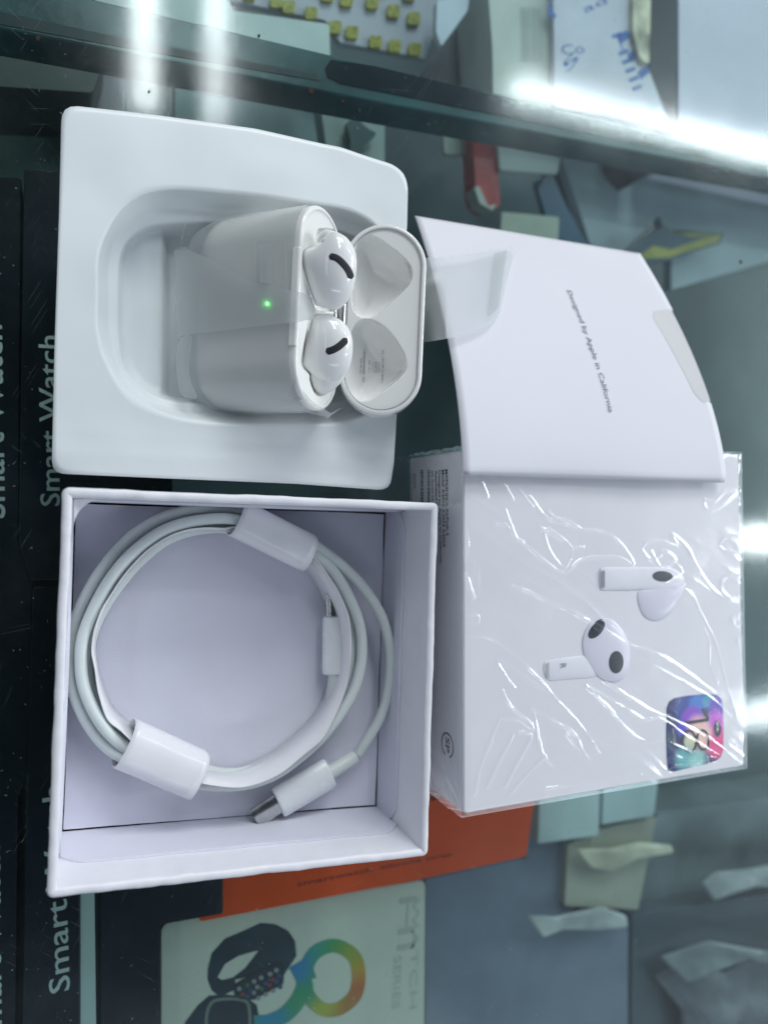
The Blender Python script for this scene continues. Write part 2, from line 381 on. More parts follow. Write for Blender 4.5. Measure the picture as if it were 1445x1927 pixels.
# ================================================================== THE COUNTER
def slabmat(name, col, rough=0.5, spec=0.4, var=0.1, vs=40): return mat(name, col, rough, spec, var=var, vscale=vs)
XL, XR, YB, YT = -500, 900, -700, 700
g1 = mesh('counter_glass', *prism([(XL, YB), (XR, YB), (XR, YT), (XL, YT)], -8, 0), M['glass'], smooth=False, origin=(0, 0, -8)); tag(g1, kind='structure')
M['edge_teal'] = mat('green_glass_edge', (0.025, 0.085, 0.085), 0.25, 0.6, var=0.4, vscale=45, bump=0.3, bscale=300)
M['edge_black'] = mat('dark_glass_edge', (0.003, 0.012, 0.014), 0.12, 0.5, var=0.4, vscale=80)
M['seal'] = mat('dark_rubber_seal', (0.008, 0.025, 0.026), 0.4, 0.4, var=0.3)
ZQ = -9.0
def Q2(x, y): return tuple(P(x, y, ZQ)[:2])
rail_poly = [Q2(-300, 12), Q2(0, 53), Q2(700, 190), Q2(1445, 333), Q2(1900, 424), Q2(1900, 405), Q2(1445, 298), Q2(700, 121), Q2(0, -43), Q2(-300, -110)]
r = mesh('counter_rail', *prism(rail_poly, -22, ZQ), M['edge_teal'], smooth=False); tag(r, kind='structure'); bevel(r, 0.5)
bl = [Q2(611, 130), Q2(622, 113), Q2(700, 124), Q2(1445, 300), Q2(1900, 409), Q2(1900, 414), Q2(1445, 320), Q2(700, 170), Q2(640, 158), Q2(616, 146)]
mesh('rail_groove', *prism(bl[::-1], ZQ, ZQ+0.25), M['edge_black'], r, smooth=False)
bl = [Q2(-300, -38), Q2(0, 22), Q2(250, 76), Q2(600, 141), Q2(600, 152), Q2(250, 93), Q2(0, 46), Q2(-300, -8)]
mesh('rail_seal', *prism(bl[::-1], ZQ, ZQ+0.2), M['seal'], r, smooth=False)
sh = mesh('display_shelf', *prism([(XL, YB), (XR, YB), (XR, 700), (XL, 700)], -190, -185), mat('grey_green_shelf', (0.045, 0.068, 0.074), 0.35, 0.5, var=0.5, vscale=14), smooth=False, origin=(0, 0, -190)); tag(sh, kind='structure')

def under(name, label, cat, pp, z, thick, m, group=None, r_=1.0, raw=False, parent=None):
    q = [np.array(P(x, y, z)[:2]) for x, y in pp]
    if r_: q = round_poly(q, r_, 3)
    o = mesh(name, *prism([tuple(a) for a in q], z-thick, z), m, parent, smooth=False); bevel(o, 0.3)
    if parent is None: tag(o, label, cat, group)
    return o

# black watch boxes at the left, writing along them
mb = mat('black_carton', (0.006, 0.010, 0.016), 0.3, 0.35, var=0.4, vscale=30)
M['white_ink'] = mat('pale_green_white_ink', (0.55, 0.62, 0.58), 0.5, 0.3, var=0.05)
zb = -24
b1 = under('watch_carton', 'black carton at the photo\'s left border with white Smart Watch lettering cut off', 'carton', [(-420, 330), (41, 334), (34, 1020), (60, 1060), (60, 1440), (34, 1500), (26, 2300), (-420, 2300)], zb-3, 60, mb, 'black watch cartons under the glass')
b2 = under('watch_carton', 'black carton lettered Smart Watch between the left border carton and pale stripe', 'carton', [(46, 318), (300, 334), (330, 1020), (150, 1090), (60, 1092), (36, 1020)], zb, 55, mb, 'black watch cartons under the glass')
b3 = under('watch_carton', 'black carton below, lettered Smart W beside the long pale stripe', 'carton', [(62, 1105), (150, 1105), (150, 2300), (34, 2300)], zb-1, 55, mb, 'black watch cartons under the glass')
def tline(s, a, b, z, h, m, par, bold=0.008, lift=0.08):
    return text_on('lettering', s, P(a[0], a[1], z), P(b[0], b[1], z), h, m, par, (0, 0, 1), bold, lift=lift)
tline('Smart Watch', (10, 975), (4, 612), zb-3, 6.2, M['white_ink'], b1)
tline('Smart Watch', (113, 952), (109, 633), zb, 5.0, M['white_ink'], b2)
tline('Smart Watch', (132, 1862), (118, 1475), zb-1, 5.4, M['white_ink'], b3)
tline('Smart Watch', (4, 1960), (0, 1590), zb-3, 6.2, M['white_ink'], b1)
under('pale_strip', 'long narrow pale green strip running beside the black carton', 'strip', [(152, 1500), (176, 1500), (186, 2300), (152, 2300)], zb-2, 3, mat('pale_green_strip', (0.50, 0.60, 0.57), 0.4, var=0.06), r_=0.3)
under('black_carton', 'plain black carton between pale strip and white watch box', 'carton', [(190, 1500), (420, 1500), (420, 1720), (302, 1740), (302, 2300), (190, 2300)], zb-3, 60, mb)
# orange box
ob = under('orange_carton', 'flat orange red carton under the glass below the open box', 'carton', [(374, 1590), (1010, 1470), (990, 1612), (790, 1655), (376, 1735)], -34, 30, mat('orange_card', (0.92, 0.10, 0.012), 0.6, 0.15, var=0.1, vscale=35))
tline('smartwatch', (560, 1668), (700, 1640), -34, 1.6, mat('dark_red_ink', (0.25, 0.02, 0.01), 0.5), ob)
tline('silicone strap', (716, 1636), (850, 1610), -34, 1.4, bpy.data.materials['dark_red_ink'], ob)
# white watch box with the coloured eight
wb = under('watch_box', 'cream white box printed with dark watch and rainbow figure eight', 'box', [(303, 1738), (800, 1655), (796, 2300), (303, 2300)], -40, 45, mat('cream_card', (0.66, 0.68, 0.57), 0.4, 0.4, var=0.04), r_=3)
z8 = -40
def pr(name, pp, m, lift=0.08, par=wb, z=z8):
    return decal(name, poly3(pp, z), m, par, lift)
C6 = lambda pts: crop(pts, 0, 1400, 2.0069)
dk = mat('printed_watch_black', (0.02, 0.035, 0.05), 0.4, 0.4, var=0.3)
pr('printed_strap', C6([(785, 850), (800, 790), (850, 735), (920, 705), (985, 675), (1040, 680), (1090, 705), (1115, 745), (1120, 800), (1080, 860), (1060, 900), (960, 880), (930, 880), (890, 890), (885, 930), (830, 955), (800, 930), (785, 890)]), dk, 0.08)
pr('printed_strap_gap', C6([(822, 880), (850, 830), (900, 800), (950, 785), (975, 780), (960, 800), (925, 845), (880, 880), (840, 890)]), bpy.data.materials['cream_card'], 0.16)
pr('printed_watch_face', C6([(885, 905), (960, 862), (1060, 820), (1075, 840), (1070, 905), (960, 965), (905, 962), (885, 945)]), mat('printed_screen_black', (0.012, 0.016, 0.025), 0.3), 0.22)
for k in range(26):
    i, j = k % 6, k//6
    x = 905+i*28+(j % 2)*12+random.uniform(-3, 3); y = 945-i*14-22+j*21
    if x+0.3*y > 1350 or y < 838 or y > 958: continue
    c = random.choice([(0.3, 0.3, 0.3), (0.25, 0.05, 0.04), (0.04, 0.08, 0.2), (0.06, 0.16, 0.07), (0.28, 0.3, 0.32), (0.2, 0.12, 0.06)])
    pr('app_icon', C6(ell(x, y, 9, 9, 0, 10)), mat('icon_print', c, 0.4), 0.3)
pr('printed_second_watch', C6([(690, 1140), (700, 1050), (750, 985), (790, 950), (850, 945), (930, 955), (970, 985), (985, 1060), (985, 1140)]), dk, 0.1)
pr('printed_second_bezel', C6(strip_poly(catmull([(785, 1110), (780, 1030), (800, 975), (850, 962), (910, 965), (940, 990), (945, 1110)], 4), 6)), mat('printed_grey', (0.2, 0.22, 0.2), 0.4), 0.2)
# rainbow eight: two swept rings, hue set by place
cc = lambda x, y: P(0+x/2.0069, 1400+y/2.0069, z8)[:2]
rb = [(cc(1200, 790), 9, (0.03, 0.32, 0.30)), (cc(1290, 760), 7, (0.06, 0.33, 0.10)), (cc(1350, 800), 7, (0.30, 0.36, 0.03)), (cc(1365, 880), 6, (0.55, 0.33, 0.02)), (cc(1350, 950), 6, (0.55, 0.12, 0.02)), (cc(1290, 1010), 7, (0.42, 0.20, 0.02)), (cc(1210, 990), 6, (0.45, 0.45, 0.03)), (cc(1150, 900), 8, (0.03, 0.30, 0.16)), (cc(1120, 850), 5, (0.02, 0.22, 0.45)), (cc(1040, 1000), 8, (0.04, 0.30, 0.10)), (cc(1020, 1050), 6, (0.02, 0.25, 0.4))]
m8 = blob_mat('rainbow_print', (0.05, 0.3, 0.28), [(c[0], c[1], rr, col, 0.7) for c, rr, col in rb])
line = catmull([(1170, 890), (1160, 840), (1195, 785), (1265, 762), (1335, 800), (1355, 870), (1340, 950), (1280, 1000), (1215, 1000), (1165, 950), (1155, 900)], 6, False)
rg = C6([tuple(p) for p in line]); line2 = np.array(rg)
def ribbon(name, ln, wd, m, par, z, lift, close=False):
    T = np.gradient(ln, axis=0); T /= np.linalg.norm(T, axis=1)[:, None]; Nn = np.stack([-T[:, 1], T[:, 0]], 1)
    L = poly3(ln+Nn*wd, z+lift); R = poly3(ln-Nn*wd, z+lift); v = L+R; n = len(L)
    return mesh(name, v, [(i, i+1, n+i+1, n+i) for i in range(n-1)], m, par, smooth=False)
ribbon('printed_eight', line2, 13, m8, wb, z8, 0.10)
line2 = np.array(C6([tuple(p) for p in catmull([(1118, 830), (1140, 870), (1150, 910), (1125, 970), (1080, 1020), (1020, 1050), (960, 1055)], 6)]))
ribbon('printed_eight_tail', line2, 15, m8, wb, z8, 0.14)
M['faint_ink'] = mat('faint_print', (0.50, 0.54, 0.46), 0.5, 0.3, var=0.05)
for a_, b_, t_, h_ in [((752, 1690), (747, 1790), 'HI', 7), ((742, 1800), (738, 1900), 'SERIES', 3), ((776, 1690), (770, 1900), 'WATCH', 3)]:
    tline(t_, a_, b_, z8, h_, M['faint_ink'], wb, 0.0)

# boxes and packets farther down, right side
def U(name, label, cat, pp, z, th, col, rough=0.4, group=None, var=0.15, vs=30, r_=1.0):
    return under(name, label, cat, pp, z, th, mat(name+'_card', col, rough, 0.5, var=var, vscale=vs), group, r_)
gl_ = 'blurred cartons deep in the showcase'
U('grey_carton', 'blue grey carton right of the cream watch box', 'carton', [(800, 1655), (990, 1615), (990, 1560), (1075, 1590), (1075, 1716), (1182, 1725), (1180, 2300), (800, 2300)], -70, 60, (0.17, 0.20, 0.26), 0.22, gl_)
U('slate_carton', 'dark slate carton in the lower right corner of the showcase', 'carton', [(1188, 1722), (1600, 1660), (1600, 2300), (1186, 2300)], -76, 60, (0.065, 0.085, 0.105), 0.25, gl_)
U('beige_carton', 'beige carton with pale top below the sealed box', 'carton', [(1068, 1590), (1130, 1560), (1235, 1538), (1200, 1712), (1062, 1705)], -66, 50, (0.36, 0.36, 0.29), 0.4, gl_)
U('white_card', 'pale green card under the sealed box, nearer the orange carton', 'card', [(1016, 1470), (1130, 1450), (1126, 1572), (1012, 1588)], -62, 6, (0.45, 0.55, 0.55), 0.5, 'pale cards below the sealed box')
U('white_card', 'pale green card under the sealed box, farther from the orange carton', 'card', [(1136, 1450), (1242, 1430), (1230, 1535), (1132, 1552)], -62, 6, (0.42, 0.53, 0.54), 0.5, 'pale cards below the sealed box')
U('grey_pouch', 'crumpled grey pouch lying behind the beige carton', 'pouch', [(1236, 1530), (1600, 1480), (1600, 1660), (1190, 1720), (1205, 1640)], -86, 30, (0.13, 0.16, 0.17), 0.3, gl_, 0.6, 25)
def crumple(name, label, cat, pp, z, col, amp=3.0, seed=0):
    q = [np.array(P(x, y, z)[:2]) for x, y in pp]; q = np.array(round_poly(q, 1.5, 3)); c = q.mean(0); rings = []
    for r_ in np.linspace(1, 0.03, 16):
        p = c+(q-c)*r_; k = 1-r_**3
        zz = z+k*(0.5*amp*vnoise(p[:, 0], p[:, 1], 9, seed)+amp*0.15*vnoise(p[:, 0], p[:, 1], 4, seed+3))+amp*0.4*k
        rings.append(np.column_stack([p, zz]))
    v, f = loft([list(r_) for r_ in rings], True, False, True); o = mesh(name, v, f, mat(name+'_foil', col, 0.4, 0.5, var=0.3, vscale=50)); tag(o, label, cat); solid(o, 0.3); return o
crumple('bright_glare', 'bright pale reflection shape at the right border above the slate carton', 'pouch', [(1318, 1662), (1345, 1640), (1400, 1636), (1600, 1600), (1600, 1668), (1420, 1668), (1340, 1694)], -70, (0.34, 0.37, 0.38), 2, 1)  # blurry bright reflection modelled as a pale crumpled sheet
crumple('silver_glare', 'pale reflection shape across the blue grey carton', 'glare_shape', [(990, 1722), (1040, 1726), (1080, 1716), (1130, 1706), (1176, 1722), (1180, 1744), (1120, 1750), (1060, 1748), (1020, 1764)], -63, (0.40, 0.43, 0.43), 2, 2)  # pale reflection smear given sheet geometry and its own colour
crumple('cream_glare', 'pale cream reflection shape on the beige carton', 'glare_shape', [(1082, 1598), (1150, 1596), (1200, 1584), (1262, 1590), (1266, 1604), (1200, 1616), (1150, 1640), (1110, 1632)], -61, (0.52, 0.50, 0.38), 2, 3)  # soft cream reflection built as a sheet on the carton
crumple('purple_pouch', 'dull purple grey pouch in the bottom right corner', 'pouch', [(1230, 1836), (1300, 1806), (1360, 1830), (1420, 1800), (1600, 1850), (1600, 2300), (1300, 2300), (1280, 1900)], -70, (0.13, 0.14, 0.165), 5, 4)
crumple('clear_pouch', 'grey clear pouch lying across the slate carton', 'pouch', [(1240, 1800), (1330, 1770), (1440, 1790), (1560, 1760), (1540, 1830), (1400, 1800), (1290, 1850)], -62, (0.17, 0.20, 0.21), 3, 6)
# top left
U('teal_tray', 'pale green grey panel behind the tray, below the rail', 'panel', [(330, 110), (640, 180), (640, 480), (330, 480)], -85, 10, (0.33, 0.44, 0.44), 0.4, None, 0.15)
U('brown_carton', 'brown grey carton under the glass in the upper left', 'carton', [(-200, 50), (200, 100), (175, 175), (-200, 150)], -40, 30, (0.055, 0.065, 0.06), 0.4, None, 0.3)
U('green_panel', 'dull green panel above the black watch cartons', 'panel', [(-200, 150), (160, 175), (160, 520), (-200, 520)], -70, 20, (0.16, 0.235, 0.215), 0.4, None, 0.2)
U('striped_packet', 'narrow purple grey packet beside the pale green panel', 'packet', [(200, 95), (240, 100), (225, 320), (165, 300)], -60, 8, (0.15, 0.15, 0.17), 0.4, None, 0.3)
U('pale_packet', 'pale packet with dark star shape under the glass', 'packet', [(600, 180), (724, 205), (724, 330), (620, 320)], -60, 8, (0.27, 0.34, 0.31), 0.4, None, 0.2)
U('dark_charm', 'dark leaf shaped charm on the pale packet', 'charm', [(648, 235), (668, 215), (690, 240), (712, 250), (690, 270), (680, 300), (655, 290), (660, 262)], -56, 2, (0.03, 0.07, 0.07), 0.4, None, 0.2, 40, 2)
# top centre / right
U('white_tag', 'small square white tag beside the red pen body', 'tag', [(832, 235), (880, 238), (878, 292), (836, 290)], -70, 2, (0.42, 0.47, 0.42), 0.4)
rd = U('red_marker', 'short red marker with pale rounded tip under the glass', 'marker', [(888, 240), (930, 246), (942, 390), (920, 394), (896, 375)], -64, 9, (0.50, 0.06, 0.05), 0.3, None, 0.2, 40, 3)
under('marker_tip', None, None, [(892, 352), (902, 350), (918, 388), (934, 384), (926, 396), (902, 382)], -62.5, 7, mat('pale_tip', (0.5, 0.5, 0.46), 0.4), None, 0.5, parent=rd)
U('white_leaflet', 'pale leaflet with red specks under the rail', 'leaflet', [(934, 232), (1060, 262), (1048, 328), (940, 320)], -62, 2, (0.46, 0.53, 0.50), 0.4)
U('cream_leaflet', 'small cream leaflet partly under the white card sleeve', 'leaflet', [(944, 398), (1052, 408), (1050, 470), (940, 460)], -62, 2, (0.42, 0.46, 0.38), 0.4)
U('blue_ribbon', 'folded blue plastic ribbon behind the white card sleeve', 'ribbon', [(1008, 340), (1040, 328), (1062, 380), (1110, 470), (1062, 460), (1030, 420)], -68, 3, (0.03, 0.10, 0.17), 0.3)
U('pale_sleeve', 'large pale grey plastic sleeve below the rail at right', 'sleeve', [(1045, 262), (1600, 380), (1600, 440), (1445, 492), (1262, 545), (1262, 472), (1240, 405), (1165, 480), (1110, 460)], -80, 5, (0.42, 0.50, 0.54), 0.3, None, 0.12)
yd = U('yellow_pennant', 'dark blue pointed pennant with yellow border under the glass', 'pennant', [(1172, 482), (1250, 422), (1262, 436), (1362, 438), (1354, 458), (1256, 490), (1200, 496)], -70, 2, (0.035, 0.075, 0.11), 0.4, None, 0.3, 40, 0.6)
under('pennant_border', None, None, [(1196, 488), (1228, 462), (1262, 470), (1326, 446), (1358, 440), (1350, 456), (1258, 484)], -69.8, 1, mat('pennant_yellow', (0.30, 0.29, 0.06), 0.4, var=0.3, vscale=80), None, 0.4, parent=yd)
under('pennant_border', None, None, [(1255, 432), (1262, 437), (1352, 440), (1300, 446)], -69.8, 1, bpy.data.materials['pennant_yellow'], None, 0.3, parent=yd)
# beyond the rail
lp = U('led_sheet', 'grey sheet of square yellow LED chips beyond the rail', 'LED sheet', [(380, -60), (830, -60), (832, 20), (800, 110), (640, 80), (612, 38), (430, 0)], -60, 3, (0.52, 0.51, 0.58), 0.4, None, 0.1)
my = mat('yellow_chip', (0.36, 0.33, 0.03), 0.35, var=0.5, vscale=700)
for x, y in [(652, 2), (700, 6), (740, 22), (778, 36), (630, 52), (662, 62), (706, 80), (742, 88), (780, 94), (520, 4), (543, 14), (585, 26), (470, -10), (616, -8), (668, -30), (720, -24), (770, -10)]:
    q = [np.array(P(x+dx, y+dy, -59)[:2]) for dx, dy in [(-11, -12), (12, -11), (11, 12), (-12, 11)]]
    mesh('led_chip', *prism([tuple(a) for a in round_poly(q, 1.0, 2)], -60, -58.4), my, lp, smooth=False)
U('pale_green_card', 'plain pale green card half over the LED sheet', 'card', [(430, 2), (440, 20), (620, 45), (622, 118), (440, 80), (180, 20), (180, -60), (420, -60)], -52, 3, (0.60, 0.68, 0.66), 0.4)
U('plastic_window', 'bright clear plastic packet beside the LED sheet', 'packet', [(822, 0), (884, -10), (880, 20), (830, 88), (820, 60)], -50, 3, (0.70, 0.76, 0.84), 0.2)
U('brown_backing', 'grey brown backing card between the LED sheet and barcode box', 'card', [(884, -60), (925, -60), (930, 190), (780, 150), (826, 96), (880, 30)], -70, 3, (0.13, 0.13, 0.14), 0.5)
bc = U('barcode_box', 'pale beige box with grey barcode beyond the rail', 'box', [(915, -60), (1050, -60), (1045, 220), (928, 190), (926, 90)], -45, 30, (0.66, 0.68, 0.62), 0.4)
for k in range(14):
    x = 978+k*2.8; w_ = random.choice((0.6, 1.0, 1.6))
    decal('barcode_bar', poly3([(x, 14), (x+w_, 14), (x+w_+3, 118), (x+3, 118)], -45), M['lightgrey_ink'], bc, 0.06)
bp_ = U('bubble_pouch', 'white bubble pouch with blue handwriting and stamps', 'pouch', [(1040, -60), (1190, -60), (1192, 60), (1220, 130), (1262, 240), (1044, 200)], -42, 6, (0.78, 0.76, 0.86), 0.3)
mbk = mat('blue_ink', (0.10, 0.20, 0.55), 0.5, var=0.2)
for s_, a, b, h_ in [('Co', (1058, 104), (1100, 100), 4), ('III', (1160, 70), (1205, 150), 7), ('HIIII', (1150, 66), (1190, 172), 6), ('ad', (1100, 25), (1142, 6), 3), ('f', (1040, 40), (1052, 20), 5), ('5', (1066, 138), (1090, 112), 4)]:
    tline(s_, a, b, -42, h_, mbk, bp_, 0.0)
U('foil_tube', 'creased gold and silver foil tube beside the black post', 'tube', [(1192, -60), (1226, -60), (1222, 122), (1204, 112), (1190, 60)], -40, 10, (0.62, 0.56, 0.42), 0.25, None, 0.6, 120, 2)
U('black_post', 'narrow black post standing beyond the rail', 'post', [(1228, -60), (1274, -60), (1272, 300), (1238, 260), (1222, 150)], -44, 80, (0.03, 0.035, 0.045), 0.3)
U('lilac_board', 'large plain lilac white board in the upper right', 'board', [(1276, -60), (1700, -60), (1700, 400), (1276, 300)], -50, 20, (0.84, 0.79, 0.93), 0.4, None, 0.05)

# specks of dirt on the glass: a few countable crumbs
for k, (x, y, s_) in enumerate([(72, 72, 6), (585, 173, 7), (645, 191, 5), (487, 68, 4), (1392, 493, 3), (281, 173, 3)]):
    q = [tuple(P(x+s_*random.uniform(0.5, 1.1)*math.cos(a), y+s_*random.uniform(0.5, 1.1)*math.sin(a), 0)[:2]) for a in np.linspace(0, 6.28, 9)[:-1]]
    o = mesh('dirt_speck', *prism(q, 0.01, 0.35), M['gap'], smooth=False)
    tag(o, ['dark speck on the rail at the far left', 'largest dark speck just below the rail above the tray', 'dark speck below the rail, right of the largest one', 'small speck on the upper edge of the rail', 'tiny speck on the glass above the pale sleeve at right', 'tiny fleck on the bright lamp reflection'][k], 'speck', 'dirt specks on the glass')

# ================================================================== MOULDED TRAY
CX, CY = 445, 590
def polar(outline, n=288):
    """resample a closed pixel outline by angle around the tray centre"""
    o = np.asarray(outline, float); ang = np.linspace(0, 2*math.pi, n, endpoint=False); out = []
    for a in ang:
        d = np.array([math.cos(a), math.sin(a)]); best = 0
        for i in range(len(o)):
            p, q = o[i]-(CX, CY), o[(i+1) % len(o)]-(CX, CY); e = q-p; den = d[0]*e[1]-d[1]*e[0]
            if abs(den) < 1e-9: continue
            t = (p[0]*e[1]-p[1]*e[0])/den; s_ = (p[0]*d[1]-p[1]*d[0])/den
            if t > 0 and -1e-6 <= s_ <= 1+1e-6: best = max(best, t)
        out.append((CX+d[0]*best, CY+d[1]*best))
    return np.array(out)
outer = []
oc = [(117, 198), (300, 217), (480, 243), (640, 277), (766, 322), (764, 420), (752, 620), (736, 923), (560, 910), (300, 899), (98, 890), (104, 640), (112, 400)]
rr = [30, 2, 2, 2, 42, 2, 2, 24, 2, 2, 24, 2, 2]
outer = polar(round_poly(oc, rr, 6))
pA = polar([tuple(p) for p in catmull([(183, 560), (187, 470), (228, 392), (300, 357), (420, 362), (560, 379), (660, 396), (722, 440), (738, 520), (738, 640), (722, 740), (690, 780), (628, 798), (528, 799), (400, 796), (319, 783), (244, 743), (200, 678), (184, 620)], 8, True)])
def inset(o, d):
    c = np.array((CX, CY)); v = o-c; L = np.linalg.norm(v, axis=1)[:, None]
    # offset along local normal
    T = np.roll(o, -1, 0)-np.roll(o, 1, 0); T /= np.linalg.norm(T, axis=1)[:, None]; Nn = np.stack([T[:, 1], -T[:, 0]], 1)
    s = np.sign((Nn*v).sum(1))[:, None]; return o-Nn*s*d
pC = polar([tuple(p) for p in catmull([(226, 560), (230, 480), (262, 438), (320, 424), (420, 424), (560, 428), (650, 440), (700, 480), (708, 560), (706, 660), (690, 720), (640, 752), (540, 756), (400, 758), (319, 752), (268, 728), (236, 690), (227, 630)], 8, True)])
ZT = 16.0
def ring3(o, z): return np.array([P(x, y, z) for x, y in o])
def flz(p, k):   # bends of the flange (k 0 at the pocket, 1 at the outer edge)
    x, y = p[:, 0], p[:, 1]
    z = 0.35*vnoise(x, y, 22, 3)+0.15*vnoise(x, y, 9, 5)
    z = z+k*0.9*np.clip((x-45)/35, 0, 1)**2 - 0.9*np.clip((13.2-y)/4.0, 0, 1)*k
    return z
rings = []
base = ring3(outer, ZT)
lip = base.copy(); lip[:, 2] += flz(base, 1.0)-0.22; lip[:, :2] += (lip[:, :2]-lip[:, :2].mean(0))*0.001; rings.append(lip)
for k in np.linspace(1, 0.0, 16):
    o2 = pA+(outer-pA)*k; r3 = ring3(o2, ZT); r3[:, 2] += flz(r3, k); 
    if k == 1: r3[:, 2] -= 0.05
    rings.append(r3)
def ringat(o, z, nz=0.15):
    r3 = ring3(o, z); r3[:, 2] += nz*vnoise(r3[:, 0], r3[:, 1], 8, 9); return r3
i1 = inset(pA, 6)
rings.append(ringat(inset(pA, 3), ZT-0.5)); rings.append(ringat(inset(pA, 7), ZT-2.0)); rings.append(ringat(pA+(pC-pA)*0.42, ZT-5.2)); rings.append(ringat(pA+(pC-pA)*0.52, ZT-6.0, 0.05))
rings.append(ringat(pA+(pC-pA)*0.66, ZT-6.3, 0.05)); rings.append(ringat(pA+(pC-pA)*0.86, ZT-6.3, 0.05)); rings.append(ringat(pA+(pC-pA)*0.95, ZT-6.7, 0.05)); rings.append(ringat(pC, ZT-8.0, 0.05)); rings.append(ringat(inset(pC, 5), 5.6, 0.1))
def floorz(p, zf):
    x = p[:, 0]; xs = P(309, 580, 5)[0]
    t = np.clip((x-xs+0.6)/2.2, 0, 1); t = t*t*(3-2*t)
    bumpz = 0.5*np.exp(-((x-xs+4.5)/2.2)**2)
    return zf*(1-t)+0.5*t+bumpz*(1-t)
for k in np.concatenate([np.linspace(0.96, 0.55, 14), np.linspace(0.5, 0.02, 12)]):
    o2 = np.array((CX, CY))+(inset(pC, 6)-np.array((CX, CY)))*k; r3 = ring3(o2, 4.8); r3[:, 2] = floorz(r3, 4.9)+0.12*vnoise(r3[:, 0], r3[:, 1], 7, 2)
    rings.append(r3)
tv, tf = loft([list(r_) for r_ in rings][::-1], True, True, False)
tray = mesh('packaging_tray', tv, tf, M['tray'], origin=(40, 50, 0)); solid(tray, 0.3, -1)
tag(tray, 'white moulded packaging tray holding the open earbud case', 'tray')
autosmooth(tray, 75)

# ================================================================== EARBUD CASE
PSI = math.radians(2.6); PHI = math.radians(47); LP = math.radians(20)
W_, T_ = 49.2, 21.2; LB = 32.2
Wd = np.array([math.sin(PSI), math.cos(PSI), 0.0]); h0 = np.array([math.cos(PSI), -math.sin(PSI), 0.0]); Z3 = np.array([0, 0, 1.0])
Aax = h0*math.cos(PHI)+Z3*math.sin(PHI); Nax = -h0*math.sin(PHI)+Z3*math.cos(PHI)
MO = np.array([56.4, 49.2, 27.9])
LO = np.array([74.2, 49.4, 24.6]); Lc = h0*math.cos(LP)+Z3*math.sin(LP); Ln = -h0*math.sin(LP)+Z3*math.cos(LP)
def pill(w2, t2, n=112):
    """stadium with a little barrel in the flat faces"""
    out = []; r_ = t2; L = w2-r_
    q = n//4
    for a in np.linspace(-math.pi/2, math.pi/2, q*2, endpoint=True): out.append((L+r_*math.cos(a), r_*math.sin(a)))
    for a in np.linspace(math.pi/2, 3*math.pi/2, q*2, endpoint=True): out.append((-L+r_*math.cos(a), r_*math.sin(a)))
    # subdivide straight runs
    full = []
    for i in range(len(out)):
        a, b = out[i], out[(i+1) % len(out)]; full.append(a)
        if math.dist(a, b) > 4:
            for k in range(1, 10): full.append((a[0]+(b[0]-a[0])*k/10, a[1]+(b[1]-a[1])*k/10))
    return full
def half_t(wv, w2, t2):
    L = w2-t2; d = np.clip(np.abs(wv)-L, 0, t2); return np.sqrt(np.maximum(t2*t2-d*d, 0))
def shell(O, E1, E2, E3, depth, r0, sgn=-1):
    """pill walls from the opening (E3 = opening normal) away from it, rounded far end"""
    w2, t2 = W_/2, T_/2; rings = []
    for t, ins in [(-0.35, 1.15), (0.0, 0.95), (0.0, 0.55), (0.10, 0.25), (0.45, 0.03), (0.9, 0.0)]:
        rings.append([O+E1*a+E2*b-E3*t for a, b in pill(w2-ins, t2-ins)])
    rings[0] = [O+E1*a+E2*b-E3*0.35 for a, b in pill(w2-1.15, t2-1.15)]
    for t in np.linspace(1.5, depth-r0, 6): rings.append([O+E1*a+E2*b-E3*t for a, b in pill(w2, t2)])
    for th in np.linspace(0, math.pi/2, 12)[1:]:
        t = depth-r0+r0*math.sin(th); ins = r0*(1-math.cos(th))
        rings.append([O+E1*a+E2*b-E3*t for a, b in pill(w2-ins, t2-ins)])
    return loft(rings, True, False, True)
def deck(O, E1, E2, E3, cavs, nu=190, nv=96, base_dep=0.35):
    w2, t2 = W_/2-1.1, T_/2-1.1
    s = np.sin(np.linspace(-math.pi/2, math.pi/2, nu)) ; s = 0.5*s+0.5*np.linspace(-1, 1, nu)
    U_, V_ = np.meshgrid(s*w2, np.linspace(-1, 1, nv), indexing='ij'); V_ = V_*half_t(U_, w2, t2)
    D = np.full(U_.shape, base_dep)
    for poly, depth, R in cavs:
        ins = inside(U_, V_, poly); d = seg_dist(U_, V_, poly, True)
        q = np.clip(d/R, 0, 1); D = np.where(ins, D+depth*np.sqrt(np.maximum(1-(1-q)**2.2, 0)), D)
    pts = O+U_[..., None]*E1+V_[..., None]*E2-D[..., None]*E3
    return pts.reshape(-1, 3), gridf(nu, nv), (U_, V_, D)
case = thing('earbud_case', 'open glossy white charging case leaning in the tray, green light lit', 'charging case', (40, 49, 1))
bv, bf = shell(MO, Wd, Nax, Aax, LB, 8.2)
body = mesh('case_body', bv, bf, M['case'], case); autosmooth(body, 60)
C1 = lambda pts: crop(pts, 540, 380, 4.588)
def loc2(px, O, E1, E2, E3):
    q = PP(px[0], px[1], O, E3)-O; return (float(q.dot(E1)), float(q.dot(E2)))
bud1 = C1([(330, 300), (400, 258), (470, 278), (525, 318), (580, 400), (602, 490), (600, 600), (578, 740), (545, 820), (500, 885), (440, 928), (390, 926), (325, 912), (245, 888), (205, 800), (165, 680), (135, 560), (124, 490), (142, 432), (190, 398), (250, 372), (292, 338)])
neck1 = C1([(266, 352), (274, 295), (294, 254), (328, 236), (380, 240), (440, 266), (480, 320), (430, 380), (330, 390)])
